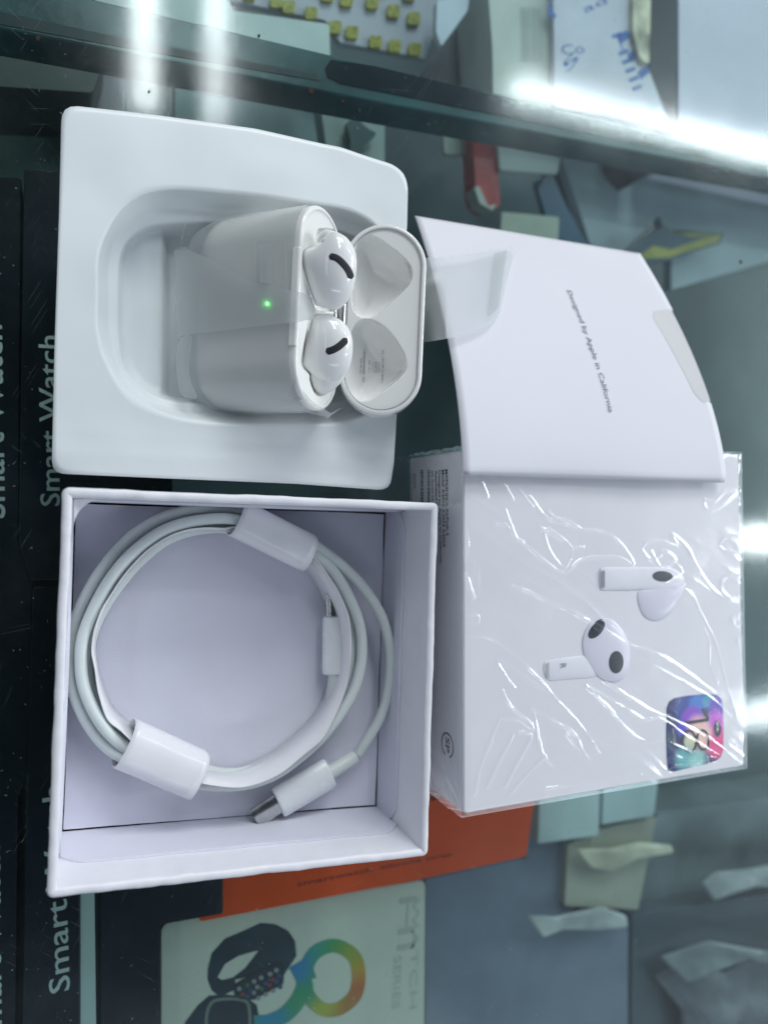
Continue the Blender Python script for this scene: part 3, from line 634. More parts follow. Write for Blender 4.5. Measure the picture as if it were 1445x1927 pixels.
bud2 = C1([(222, 1005), (300, 978), (380, 980), (450, 1010), (510, 1060), (550, 1130), (568, 1200), (568, 1290), (555, 1380), (525, 1460), (460, 1530), (390, 1560), (300, 1550), (230, 1505), (182, 1452), (143, 1402), (150, 1330), (165, 1230), (190, 1110)])
neck2 = C1([(206, 1488), (250, 1400), (400, 1380), (510, 1440), (486, 1535), (430, 1600), (380, 1640), (320, 1658), (268, 1652), (236, 1612), (216, 1560)])
sock = []
for o_ in (C1([(300, 228), (420, 240), (540, 340), (560, 560), (520, 800), (440, 930), (340, 945), (290, 940), (250, 890), (200, 760), (150, 600), (128, 480), (150, 430), (200, 400), (258, 365), (270, 280)]),
           C1([(222, 995), (300, 970), (400, 975), (480, 1030), (540, 1200), (530, 1400), (430, 1600), (330, 1668), (280, 1672), (240, 1630), (208, 1540), (205, 1490), (138, 1402), (150, 1280), (185, 1110)])):
    pl = [loc2(p, MO, Wd, Nax, Aax) for p in o_]
    pl = [(a, max(-T_/2+1.6, min(T_/2-1.6, b))) for a, b in pl]; sock.append([tuple(q) for q in catmull(pl, 4, True)])
dv, df_, _ = deck(MO, Wd, Nax, Aax, [(sock[0], 3.2, 1.4), (sock[1], 3.2, 1.4)])
mesh('case_deck', dv, df_, M['case'], case)
# lid
LIDD = 13.2
lv, lf = shell(LO, Wd, Lc, Ln, LIDD, 8.6)
lid = mesh('case_lid', lv, lf, M['case'], case); autosmooth(lid, 60)
cav = []
for o_ in (C1([(700, 280), (790, 310), (880, 375), (980, 450), (1060, 540), (1082, 620), (1060, 700), (980, 790), (880, 880), (790, 960), (710, 995), (640, 985), (580, 930), (560, 840), (565, 640), (580, 440), (620, 320)]),
           C1([(680, 1012), (760, 1030), (850, 1090), (940, 1190), (1010, 1310), (1032, 1400), (1020, 1460), (950, 1540), (850, 1620), (740, 1700), (640, 1718), (570, 1690), (515, 1610), (500, 1500), (510, 1350), (530, 1180), (570, 1070), (620, 1025)])):
    pl = [loc2(p, LO, Wd, Lc, Ln) for p in o_]; pl = [(a, max(-T_/2+1.5, min(T_/2-1.5, b))) for a, b in pl]
    cav.append([tuple(q) for q in catmull(pl, 4, True)])
dv, df_, LG = deck(LO, Wd, Lc, Ln, [(cav[0], 8.2, 6.5), (cav[1], 8.2, 6.5)])
lin = mesh('lid_lining', dv, df_, M['case'], lid)
# rim seam: thin grey line round the inside of the lid rim
sv, sf = tube_mesh([LO+Wd*a+Lc*b+Ln*(-0.12) for a, b in pill(W_/2-1.35, T_/2-1.35)]+[LO+Wd*pill(W_/2-1.35, T_/2-1.35)[0][0]+Lc*pill(W_/2-1.35, T_/2-1.35)[0][1]-Ln*0.12], 0.10, 6, False)
mesh('lid_seam', sv, sf, mat('seam_grey', (0.30, 0.31, 0.32), 0.5), lid)
def on_lid(px):
    """point on the lid lining seen at a pixel"""
    U_, V_, D = LG; q = PP(px[0], px[1], LO, Ln); d = ray(*px); d /= np.linalg.norm(d); t = 0
    for _ in range(40):
        w_ = q-LO; a, b = w_.dot(Wd), w_.dot(Lc); i = np.argmin((U_-a)**2+(V_-b)**2); dep = D.flat[i]
        q = q+d*((-(w_.dot(Ln))-dep)*-1/ d.dot(Ln)*0.5*-1)*-1 if False else q+d*((dep+w_.dot(Ln))/(-d.dot(Ln)))*0.5
    return q+Ln*0.08
for (x0, y0, x1, y1, sz) in [(670, 1270, 660, 1560, 14), (640, 1350, 635, 1490, 12), (830, 1270, 822, 1565, 14), (712, 1370, 708, 1480, 10)]:
    pts = []; fc = []; L = math.hypot(x1-x0, y1-y0); t = 0
    while t < L-6:
        wd = random.uniform(3, 8); f0, f1 = t/L, (t+wd)/L
        if random.random() < 0.85:
            c = [(x0+(x1-x0)*f0, y0+(y1-y0)*f0), (x0+(x1-x0)*f1, y0+(y1-y0)*f1)]
            quad = C1([(c[0][0]-sz/2, c[0][1]), (c[0][0]+sz/2, c[0][1]), (c[1][0]+sz/2, c[1][1]), (c[1][0]-sz/2, c[1][1])])
            n0 = len(pts); pts += [on_lid(q) for q in quad]; fc.append((n0, n0+1, n0+2, n0+3))
        t += wd+random.uniform(1.5, 4)
    mesh('fine_print', pts, fc, M['lightgrey_ink'], lin, smooth=False)
def lid_line(cp, wd, closed=False):
    ln = catmull(cp, 5, closed); 
    if closed: ln = np.vstack([ln, ln[:1]])
    T = np.gradient(ln, axis=0); T /= np.maximum(np.linalg.norm(T, axis=1)[:, None], 1e-6); Nn = np.stack([-T[:, 1], T[:, 0]], 1)
    A_ = [on_lid(p) for p in C1(ln+Nn*wd)]; B_ = [on_lid(p) for p in C1(ln-Nn*wd)]; n = len(A_)
    return A_+B_, [(i, i+1, n+i+1, n+i) for i in range(n-1)]
for cp in ([(738, 1400), (740, 1390), (770, 1388), (795, 1390), (798, 1402), (796, 1460), (790, 1468), (760, 1468), (738, 1462), (736, 1430)], ell(765, 1413, 11, 11, 0, 9), ell(768, 1442, 13, 12, 0, 9)):
    v_, f_ = lid_line(cp, 2.2, True); mesh('lid_emblem', v_, f_, M['lightgrey_ink'], lin, smooth=False)
for cp in ([(1015, 520), (1035, 560), (1055, 610), (1066, 660)], [(1030, 515), (1052, 560), (1068, 605), (1074, 650)]):
    v_, f_ = lid_line(cp, 2.5); mesh('fine_print', v_, f_, M['lightgrey_ink'], lin, smooth=False)
# steel hinge
hb = MO-Nax*(T_/2-1.0)
for k, (a0, a1, wd_) in enumerate([(-8.6, 8.6, 1.1)]):
    pass
hc = (MO-Nax*(T_/2)+LO-Lc*(T_/2))/2
hv, hf = tube_mesh([hc+Wd*a+Ln*0.6 for a in (-9.5, -9.4, 9.4, 9.5)], 1.25, 20, True, up=Aax); hg = mesh('hinge', hv, hf, M['chrome'], case); autosmooth(hg)
hv, hf = tube_mesh([hc+Wd*a+Ln*1.2-h0*1.9 for a in (-8.5, 8.5)], 0.8, 16, True, up=Aax); mesh('hinge_plate', hv, hf, M['chrome'], hg)
# status light
FO = MO+Nax*(T_/2)
q = PP(503, 571.5, FO+Nax*0.5, Nax)
mg, nt, b_, _o = newmat('green_status_light'); b_.inputs['Emission Color'].default_value = (0.10, 1.0, 0.12, 1); b_.inputs['Emission Strength'].default_value = 7; b_.inputs['Base Color'].default_value = (0.05, 0.5, 0.05, 1)
mesh('status_light', [q+Wd*0.42*math.cos(a)+Aax*0.42*math.sin(a) for a in np.linspace(0, 6.2832, 20)[:-1]]+[q+Nax*0.12], [(i, (i+1) % 19, 19) for i in range(19)], mg, case)
# front lip bar
fv = [FO+Wd*a+Aax*b+Nax*c for a, b, c in [(-11.4, -2.0, 0.0), (11.4, -2.0, 0.0), (11.4, 0.15, -0.2), (-11.4, 0.15, -0.2), (-11.4, -1.9, 0.4), (11.4, -1.9, 0.4), (11.4, -0.3, 0.3), (-11.4, -0.3, 0.3)]]
bevel(mesh('front_lip', fv, [(0, 1, 2, 3), (7, 6, 5, 4), (0, 4, 5, 1), (1, 5, 6, 2), (2, 6, 7, 3), (3, 7, 4, 0)], M['case'], case, smooth=False), 0.35, 3)

# ---- earbuds
VD = CAM-(MO+Aax*6); VD /= np.linalg.norm(VD)
def make_bud(outl, neck, cpx, lift, k, label, vents, group):
    C0 = MO+Aax*lift; O = PP(cpx[0], cpx[1], C0, VD); E2 = np.array([0, 1.0, 0]); E2 -= VD*E2.dot(VD); E2 /= np.linalg.norm(E2); E1 = np.cross(E2, VD)
    f2 = lambda p: (lambda q: (float(q.dot(E1)), float(q.dot(E2))))(PP(p[0], p[1], O, VD)-O)
    sm = [tuple(q) for q in catmull([f2(p) for p in outl], 3, True)]
    I = Inflate(sm, k); t = thing('earbud', label, 'earbud', tuple(O-VD*3), group)
    v, f = I.build(O, E1, E2, VD, 1.0); s_ = mesh('earbud_shell', v, f, M['bud'], t)
    In = Inflate([tuple(q) for q in catmull([f2(p) for p in neck], 3, True)], 1.5, 50); v, f = In.build(O-VD*1.2, E1, E2, VD, 1.6, 14); mesh('earbud_stem', v, f, M['bud'], s_)
    def pt(px, li): a, b = f2(px); return O+E1*a+E2*b+VD*(I.h(a, b)+li)
    for nm, ln, wd, m in vents:
        ln = catmull(ln, 5); T = np.gradient(ln, axis=0); T /= np.linalg.norm(T, axis=1)[:, None]; Nn = np.stack([-T[:, 1], T[:, 0]], 1)
        n = len(ln); wds = np.array([wd*math.sqrt(max(0.05, 1-max(0, (1.6-min(i, n-1-i))/1.6)**2)) for i in range(n)])
        vv = []
        for j, s__ in enumerate(np.linspace(-1, 1, 7)):
            vv += [pt(p, 0.10*(1-abs(s__)**4)+0.02) for p in C1(ln+Nn*wds[:, None]*s__)]
        ff = [(j*n+i, j*n+i+1, (j+1)*n+i+1, (j+1)*n+i) for j in range(6) for i in range(n-1)]
        mesh(nm, vv, ff, m, s_)
    return t
M['seam'] = mat('thin_line_grey', (0.38, 0.38, 0.38), 0.5)  # flat grey for the shell seam and slot lines
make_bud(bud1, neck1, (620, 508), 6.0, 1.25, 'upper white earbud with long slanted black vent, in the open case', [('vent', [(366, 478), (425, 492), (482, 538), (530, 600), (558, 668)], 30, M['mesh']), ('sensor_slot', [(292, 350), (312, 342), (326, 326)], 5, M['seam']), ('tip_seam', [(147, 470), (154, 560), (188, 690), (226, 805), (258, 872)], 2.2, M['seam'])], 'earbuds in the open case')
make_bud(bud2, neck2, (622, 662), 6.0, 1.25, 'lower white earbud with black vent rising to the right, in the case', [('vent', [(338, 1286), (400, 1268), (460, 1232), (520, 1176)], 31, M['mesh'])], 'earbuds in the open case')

# ---- protective film on the case
film = thing('protective_film', 'frosted protective film wrapped round the charging case body', 'film', (40, 49, 3))
w2, t2 = W_/2+0.35, T_/2+0.35; rings = []
for t in np.linspace(1.3, LB+1.2, 26):
    k = max(0, t-(LB-5)); rings.append([MO+Wd*a*(1-0.012*k)+Nax*(b-0.10*k if b > 0 else b)-Aax*(t+0.8*math.sin(a*0.21+1)*max(0, (t-LB+5)/5)) for a, b in pill(w2, t2)])
v, f = loft(rings, True, False, False); n = len(rings[0]); pl = pill(w2, t2)
keep = [fa for fa in f if pl[fa[0] % n][1] > -2.0 ]
mesh('film_sleeve', v, keep, M['film'], film)
def sheet(name, pp, O_, N_, m, curl=None, par=film, res=1):
    pts = [PP(x, y, O_, N_) for x, y in pp]
    return decal(name, pts, m, par, 0.0)
M['film_edge'] = film_mat('frosted_film_edge', (0.72, 0.76, 0.76), 0.48, 0.3)
sheet('film_tab', [(328, 471), (350, 467), (420, 500), (480, 532), (577, 553), (588, 568), (590, 600), (560, 606), (483, 614), (336, 632)], FO+Nax*1.15, Nax, M['film_edge'])
sheet('film_edge', [tuple(p) for p in catmull([(345, 634), (336, 660), (333, 700), (340, 738), (352, 748), (372, 748), (360, 720), (356, 680), (362, 634)], 4, True)], FO+Nax*0.9, Nax, M['film_edge'])
win = [tuple(p) for p in round_poly([(480, 452), (538, 448), (540, 602), (482, 612)], [2, 14, 14, 2], 5)]
def line_on_plane(name, pp, wd, O_, N_, m, par):
    ln = np.asarray(pp, float); T = np.gradient(ln, axis=0); T /= np.linalg.norm(T, axis=1)[:, None]; Nn = np.stack([-T[:, 1], T[:, 0]], 1)
    v = [PP(x, y, O_, N_) for x, y in ln+Nn*wd]+[PP(x, y, O_, N_) for x, y in ln-Nn*wd]; n = len(ln)
    mesh(name, v, [(i, i+1, n+i+1, n+i) for i in range(n-1)], m, par, smooth=False)
M['crease'] = film_mat('film_crease', (0.75, 0.79, 0.79), 0.5, 0.2)
line_on_plane('film_crease', win+[win[0]], 0.6, FO+Nax*1.3, Nax, M['crease'], film)
wi2 = [tuple(p) for p in round_poly([(488, 460), (511, 458), (511, 534), (489, 532)], 3, 3)]; sheet('film_window', wi2, FO+Nax*1.35, Nax, M['crease'])
line_on_plane('film_crease', [(484, 540), (484, 610), (512, 610), (514, 540)], 0.5, FO+Nax*1.3, Nax, M['crease'], film)
for ln_ in ([(368, 462), (350, 466), (330, 471), (328, 520), (331, 575), (337, 633), (360, 631)], [(356, 408), (346, 432), (340, 466)], [(337, 640), (333, 690), (339, 732), (352, 748), (366, 750)], [(362, 640), (356, 690), (362, 735), (376, 752)], [(440, 612), (482, 614)], [(476, 533), (520, 544), (576, 553), (589, 570), (590, 606)]):
    line_on_plane('film_crease', [tuple(q) for q in catmull(ln_, 5)], 0.55, FO+Nax*1.3, Nax, M['crease'], film)
# loose corner below the mouth
lc_ = [MO+Wd*(-W_/2+a)+Nax*b+Aax*c for a, b, c in [(6, 10, -1), (1.5, 4, 1.0), (-0.3, -3, 2.4), (2.0, -8, 3.0), (-1.0, -6, 0.0), (-0.6, 0, -2), (2, 8, -3)]]
decal('film_corner', lc_, M['film'], film, 0)
# ================================================================== OPEN BOX
ZR = 30.0
cor = [P(118, 917, ZR), P(826, 946, ZR), P(806, 1612, ZR), P(88, 1693, ZR)]
cor = [c[:2] for c in cor]     # TL TR BR BL outer
ctr = np.mean(cor, 0)
obx = thing('open_box', 'open empty white cardboard box bottom holding the coiled cable', 'box', (ctr[0], ctr[1], 0))
def off_poly(pl, d):
    out = []; n = len(pl)
    for i in range(n):
        a, b, c = pl[i-1], pl[i], pl[(i+1) % n]; e1 = (b-a)/np.linalg.norm(b-a); e2 = (c-b)/np.linalg.norm(c-b)
        n1 = np.array([e1[1], -e1[0]]); n2 = np.array([e2[1], -e2[0]])   # clockwise list: inward normal
        k = d/(1+n1.dot(n2)); out.append(b+(n1+n2)*k)
    return out
TW = 2.0
def dens(pl, r_, n=5, step=1.2):
    q = round_poly(pl, r_, n); out = []
    for i in range(len(q)):
        a, b = q[i], q[(i+1) % len(q)]; L = np.linalg.norm(b-a); m = max(1, int(L/step))
        out += [a+(b-a)*k/m for k in range(m)]
    return np.array(out)
mid = dens(off_poly(cor, TW/2), 0.6)
T = np.roll(mid, -1, 0)-np.roll(mid, 1, 0); T /= np.linalg.norm(T, axis=1)[:, None]; NI = np.stack([T[:, 1], -T[:, 0]], 1)  # inward
prof = [(-TW/2, 0.0), (-TW/2, 10), (-TW/2, 20), (-TW/2, 27), (-TW/2, ZR-0.85)]+[(-TW/2*math.cos(a)*1.0, ZR-0.7+0.7*math.sin(a)) for a in np.linspace(0.15, math.pi-0.15, 9)]+[(TW/2, ZR-0.85), (TW/2, 27), (TW/2, 20), (TW/2, 10), (TW/2, 0.4)]
sarc = np.cumsum(np.r_[0, np.linalg.norm(np.diff(mid, axis=0), axis=1)])
wob = 0.09*vnoise(sarc, sarc*0, 7, 1)+0.06*vnoise(sarc, sarc*0, 2.2, 2)
bow = 0
rings = []
for o_, z in prof:
    k = max(0, (z-20)/10); r3 = mid+NI*((o_*(1+0.10*k*vnoise(sarc, sarc*0+z, 3, 4)))[:, None]+(wob*k)[:, None])
    zz = z+(0.14*vnoise(sarc, sarc*0, 5, 6)+0.12*vnoise(sarc, sarc*0, 1.6, 8))*(1 if z > 27 else 0)
    rings.append([np.array([p[0], p[1], zq]) for p, zq in zip(r3, np.broadcast_to(zz, len(r3)))])
v, f = loft(rings[::-1]); bw = mesh('box_wall', v, f, M['boxwrap'], obx); autosmooth(bw, 80)
inn = off_poly(cor, TW+0.05)
v, f = prism([tuple(p) for p in off_poly(cor, 1.0)], 0.05, 0.5); mesh('box_base', v, f, M['gap'], obx, smooth=False)
ff = dens(off_poly(cor, TW+1.05), 0.3); kk = np.arange(len(ff))*1.0; ff = ff+0.16*np.stack([vnoise(kk, kk*0, 9, 3), vnoise(kk, kk*0, 11, 8)], 1)+0.04*np.stack([vnoise(kk, kk*0, 1.3, 4), vnoise(kk, kk*0, 1.5, 9)], 1)
v, f = prism([tuple(p) for p in ff], 0.5, 1.5); mesh('box_floor', v, f, M['liner'], obx, smooth=False)
# liner sheets: standing card strips with curved ends, one per side
def liner_wall(a, b, top, name='liner_wall', curve=6.0, th=0.45, lab=None):
    a, b = np.asarray(a), np.asarray(b); L = np.linalg.norm(b-a); e = (b-a)/L; nrm = np.array([e[1], -e[0]]); n = 60; lo, hi, lo2, hi2 = [], [], [], []
    for i in range(n+1):
        s = i/n*L; d = min(s, L-s); zt = top-(0 if d > curve else (curve-d)**2/curve*0.75)+0.15*math.sin(s*0.3)
        zt = min(zt, ZR-1.5); p = a+e*s; q_ = p+nrm*(th+0.25*math.sin(s/L*math.pi))
        lo.append((p[0], p[1], 1.2)); hi.append((p[0], p[1], zt)); lo2.append((q_[0], q_[1], 1.2)); hi2.append((q_[0], q_[1], zt))
    v, f = loft([lo, hi, hi2, lo2], False); o = mesh(name, v, f, M['liner'], obx, smooth=False); return o
TLi, TRi, BRi, BLi = inn
liner_wall(TLi, TRi, 17); liner_wall(TRi, BRi, 14.5); liner_wall(BRi, BLi, 19); liner_wall(BLi, TLi, 18)
# curved scrap of lining paper at the upper left corner
gp = [(TLi[0]+0.3, TLi[1]-0.3, 27.0)]+[(TLi[0]+6.3-6*math.sin(a), TLi[1]-6.3+6*math.cos(a), 26.6-0.6*math.sin(2*a)) for a in np.linspace(0, math.pi/2, 12)]
mesh('corner_scrap', gp, [(0, i+1, i) for i in range(1, 12)], M['paper'], obx, smooth=False)

# ================================================================== CABLE
C3 = lambda pts: crop(pts, 80, 900, 1.901)
def p3(lst): return [P(*C3([(x, y)])[0], z) for x, y, z in lst]
path = p3([(1128, 990, 6), (1165, 930, 7), (1210, 850, 8), (1238, 750, 9), (1243, 620, 9.5), (1215, 500, 10), (1155, 400, 10.5), (1075, 315, 11), (975, 240, 12), (860, 170, 12), (700, 112, 10), (570, 108, 9), (440, 138, 8.5), (325, 205, 8.5), (230, 305, 8.5), (155, 425, 8.5), (108, 540, 8.5), (98, 640, 8.5), (112, 760, 9), (160, 870, 9.5), (225, 955, 10), (310, 1010, 10.5), (430, 1065, 10),
            (540, 1090, 9), (640, 1100, 8.5), (740, 1092, 9), (840, 1055, 9), (930, 990, 9), (1010, 915, 9.5), (1085, 815, 10), (1125, 730, 10), (1143, 630, 10), (1135, 525, 10.5), (1095, 420, 11), (1035, 325, 11.5), (960, 262, 12), (850, 200, 12),
            (700, 150, 12.5), (580, 148, 12), (455, 178, 12), (350, 245, 12), (262, 335, 12), (195, 445, 12), (148, 560, 12), (138, 655, 12), (152, 755, 12), (200, 860, 12), (262, 935, 11.5), (340, 985, 11), (430, 1025, 10),
            (560, 1062, 6), (660, 1072, 5.5), (760, 1050, 5.5), (860, 1005, 5.5), (960, 925, 6), (1040, 820, 6), (1095, 690, 6.5), (1108, 580, 7), (1085, 470, 7), (1040, 370, 8), (960, 295, 9), (850, 240, 9.5), (700, 185, 8.5), (580, 180, 7), (460, 212, 6.5), (360, 285, 6.5), (275, 380, 6.5), (210, 480, 6.5), (172, 580, 6.5), (168, 680, 6.5), (190, 780, 7), (245, 880, 7.5), (330, 955, 8), (430, 1005, 8),
            (560, 1040, 4), (700, 1055, 3.6), (850, 1000, 3.6), (960, 900, 3.6), (1015, 830, 3.8), (1040, 770, 4.5), (1048, 705, 5.5)])
cab = thing('charging_cable', 'coiled pale grey charging cable with two white metal tipped plugs', 'cable', tuple(P(400, 1260, 1.5)))
cp = catmull(path, 9); v, f = tube_mesh(cp, 1.42, 18); mesh('cord', v, f, M['cable'], cab)
def plug(a, b, c, d, ra, rb):
    """strain relief a->b, body b->c, tip c->d"""
    a, b, c, d = [np.asarray(q, float) for q in (a, b, c, d)]
    v, f = tube_mesh([a, a+(b-a)*0.05, a+(b-a)*0.5, b], [1.55, 1.8, 1.85, 1.9], 20); 
    v, f = tube_mesh([c+(b-c)*1.0, c+(b-c)*0.985, c+(b-c)*0.95, c+(b-c)*0.5, c+(b-c)*0.06, c+(b-c)*0.012, c], [ra*0.86, ra*0.97, ra, ra, ra, ra*0.96, ra*0.85], 28, rx=[rb*0.86, rb*0.97, rb, rb, rb, rb*0.96, rb*0.85])
    o = mesh('plug', v, f, M['plug'], cab); autosmooth(o, 50)
    v, f = tube_mesh([a, a+(b-a)*0.08, b], [1.5, 1.95, 2.0], 20); s_ = mesh('strain_relief', v, f, M['cable'], o); autosmooth(s_, 50)
    v, f = tube_mesh([c, d, d+(c-d)*0.02, c+(d-c)*0.3], [1.25, 1.25, 0.9, 0.9], 24, False, rx=[3.0, 3.0, 2.6, 2.6]); s_ = mesh('metal_tip', v, f, M['chrome'], o); autosmooth(s_, 50)
plug(*p3([(1122, 994, 6), (1030, 1052, 6), (842, 1162, 6), (760, 1218, 6)]), 2.4, 4.4)
plug(*p3([(1035, 795, 4.2), (1050, 698, 5.6), (1053, 492, 6.2), (1050, 412, 6.4)]), 2.4, 4.0)
# paper ring inside the coil
rp = [(655, 178), (520, 188), (400, 238), (295, 340), (220, 455), (190, 550), (183, 640), (198, 750), (238, 860), (300, 925), (400, 1010), (540, 1076), (640, 1102), (740, 1098), (850, 1052), (950, 975), (1030, 882), (1085, 765), (1104, 640), (1094, 520), (1058, 415), (1010, 335), (950, 265), (850, 190), (750, 165)]
ringc = catmull([P(*C3([(x, y)])[0], 13.5) for x, y in rp], 10, True); cen = ringc.mean(0)
s_ = np.linspace(0, 60, len(ringc)); top = ringc.copy(); top[:, 2] = 13.6+0.5*vnoise(s_, s_*0, 2.2, 3)
bot = ringc.copy(); dirv = (cen-ringc)[:, :2]; dirv /= np.linalg.norm(dirv, axis=1)[:, None]; bot[:, :2] += dirv*(1.2+0.5*vnoise(s_, s_*0, 5, 7))[:, None]; bot[:, 2] = 2.2+0.6*vnoise(s_, s_*0, 4, 5)
top[:, :2] += dirv*(0.35*vnoise(s_, s_*0, 1.8, 11))[:, None]
v, f = loft([list(top), list(top*0.6+bot*0.4+np.array([0, 0, 0])), list(bot)]); rg_ = mesh('paper_ring', v, f, M['paperband']); solid(rg_, 0.3, 0)
tag(rg_, 'curled white paper ring standing inside the cable coil', 'paper ring')
def band(c0, c1, wid, hgt, label, m, tilt=0.0):
    a, b = np.asarray(c0), np.asarray(c1); e = (b-a)/np.linalg.norm(b-a); up = np.array([0, 0, 1.0]); s = np.cross(e, up); s /= np.linalg.norm(s); up = np.cross(s, e); rings = []
    for k in range(14):
        c = a+(b-a)*k/13
        rings.append([c+e*(0.5*math.sin(t*1.0+1) if k in (0, 13) else 0)+s*wid*np.sign(math.cos(t))*abs(math.cos(t))**0.8+up*hgt*np.sign(math.sin(t))*abs(math.sin(t))**0.85*(1+0.03*math.sin(k*0.9)) for t in np.linspace(0, 2*math.pi, 44, endpoint=False)])
    v, f = loft(rings); o = mesh('paper_sleeve', v, f, m); solid(o, 0.28, 0); tag(o, label, 'paper sleeve', 'paper sleeves holding the coil'); return o
band(*p3([(690, 138, 10.2), (950, 268, 10.2)]), 4.9, 4.9, 'glossy white paper sleeve round the coil at the top of the box', M['gloss_band'])
band(*p3([(292, 945, 9.6), (556, 1062, 9.6)]), 5.9, 5.0, 'white paper sleeve round the coil at its lower left', M['gloss_band'])

# ================================================================== SEALED BOX
ZB = 33.0
bc4 = [P(872, 846, ZB)[:2], P(1389, 856, ZB)[:2], P(1400, 1441, ZB)[:2], P(872, 1532, ZB)[:2]]
bctr = np.mean(bc4, 0)
sbx = thing('sealed_box', 'white retail box in shrink wrap showing two earbuds and colourful 18 sticker', 'box', (bctr[0], bctr[1], 0))
bb = round_poly([np.array(p) for p in bc4], 1.0, 4)
v, f = prism([tuple(p) for p in bb], 0.3, ZB); body_b = mesh('box_body', v, f, M['paper'], sbx, smooth=False); bevel(body_b, 0.5, 3)
C5 = lambda pts: crop(pts, 760, 830, 2.1095)
def relief(name, pts, k, m, par, z=ZB, lift=0.0):
    pw = [P(x, y, z) for x, y in C5(pts)]; c = np.mean(pw, 0); sm = [tuple(q) for q in catmull([(p[0]-c[0], p[1]-c[1]) for p in pw], 3, True)]
    I = Inflate(sm, k, 60); v, f = I.build(c+np.array([0, 0, lift]), np.array([1.0, 0, 0]), np.array([0, 1.0, 0]), np.array([0, 0, 1.0]), 0.02, 12)
    o = mesh(name, v, f, m, par); RI[o.name] = (I, c, z+lift); return o
RI = {}
def relief_patch(name, pts, m, on, li=0.05):
    I, c, z0 = RI[on.name]; pw = [P(x, y, ZB+0.4) for x, y in C5(pts)]; cc_ = np.mean(pw, 0); v, n = [], len(pw)
    for r_ in (1, .75, .5, .25, .02):
        for p in pw:
            q = cc_+(p-cc_)*r_; v.append((q[0], q[1], z0+I.h(q[0]-c[0], q[1]-c[1])+li))
    f = [(k*n+i, k*n+(i+1) % n, (k+1)*n+(i+1) % n, (k+1)*n+i) for k in range(4) for i in range(n)]
    return mesh(name, v, f, m, on)
M['printbud'] = mat('embossed_bud_print', (0.66, 0.65, 0.74), 0.25, 0.5, var=0.02, vscale=50)
M['printstem'] = mat('embossed_stem_print', (0.74, 0.74, 0.80), 0.25, 0.5, var=0.02)
M['printdark'] = mat('printed_vent', (0.012, 0.016, 0.02), 0.3, 0.5, var=0.2)
M['outline'] = mat('printed_outline', (0.50, 0.50, 0.56), 0.4, var=0.02)
for pts in ([(925, 600), (960, 588), (1110, 560), (1105, 600), (1085, 640), (1050, 690), (1000, 715), (955, 700), (932, 660)],):
    e1_ = relief('printed_earbud', pts, 0.22, M['printbud'], body_b)
stem1 = relief('printed_stem', [(772, 545), (776, 512), (792, 501), (900, 500), (1000, 500), (1060, 504), (1100, 530), (1108, 560), (1060, 590), (930, 590), (792, 593), (776, 580)], 0.24, M['printstem'], e1_, lift=0.05)
e2_ = relief('printed_earbud', [(706, 810), (715, 760), (740, 722), (775, 704), (820, 706), (865, 750), (893, 820), (892, 895), (865, 945), (815, 957), (762, 930), (722, 885)], 0.19, M['printbud'], body_b, lift=0.05)
relief('printed_stem', [(553, 905), (556, 880), (575, 870), (650, 858), (740, 852), (765, 890), (758, 935), (650, 945), (580, 952), (558, 935)], 0.22, M['printstem'], e2_)
def dec5(name, pts, m, par, lift): return decal(name, [P(x, y, ZB) for x, y in C5(pts)], m, par, lift)
def dec5(name, pts, m, par, lift): return decal(name, [P(x, y, ZB) for x, y in C5(pts)], m, par, lift)
relief('printed_vent', ell(1022, 537, 40, 21, 0.05, 16), 0.1, M['printdark'], e1_, lift=0.50)
relief('printed_vent', ell(760, 743, 45, 22, -0.85, 16), 0.1, M['printdark'], e2_, lift=0.30)
relief('printed_vent', ell(838, 877, 30, 45, 0, 16), 0.1, M['printdark'], e2_, lift=0.52)
dec5('printed_tip', [(776, 518), (789, 512), (792, 520), (792, 576), (788, 584), (777, 576)], M['grey_ink'], e1_, 0.5)
dec5('printed_tip', [(560, 885), (572, 876), (574, 940), (562, 935)], M['lightgrey_ink'], e2_, 0.35)
text_on('printed_letter', 'R', P(*C5([(615, 882)])[0], ZB), P(*C5([(615, 902)])[0], ZB), 2.0, M['grey_ink'], e2_, (0, 0, 1), lift=0.62)
relief_patch('printed_vent', ell(1022, 537, 40, 21, 0.05, 20), M['printdark'], stem1)
relief_patch('printed_vent', ell(762, 748, 44, 21, -0.85, 20), M['printdark'], e2_)
relief_patch('printed_vent', ell(838, 877, 30, 45, 0, 20), M['printdark'], e2_)
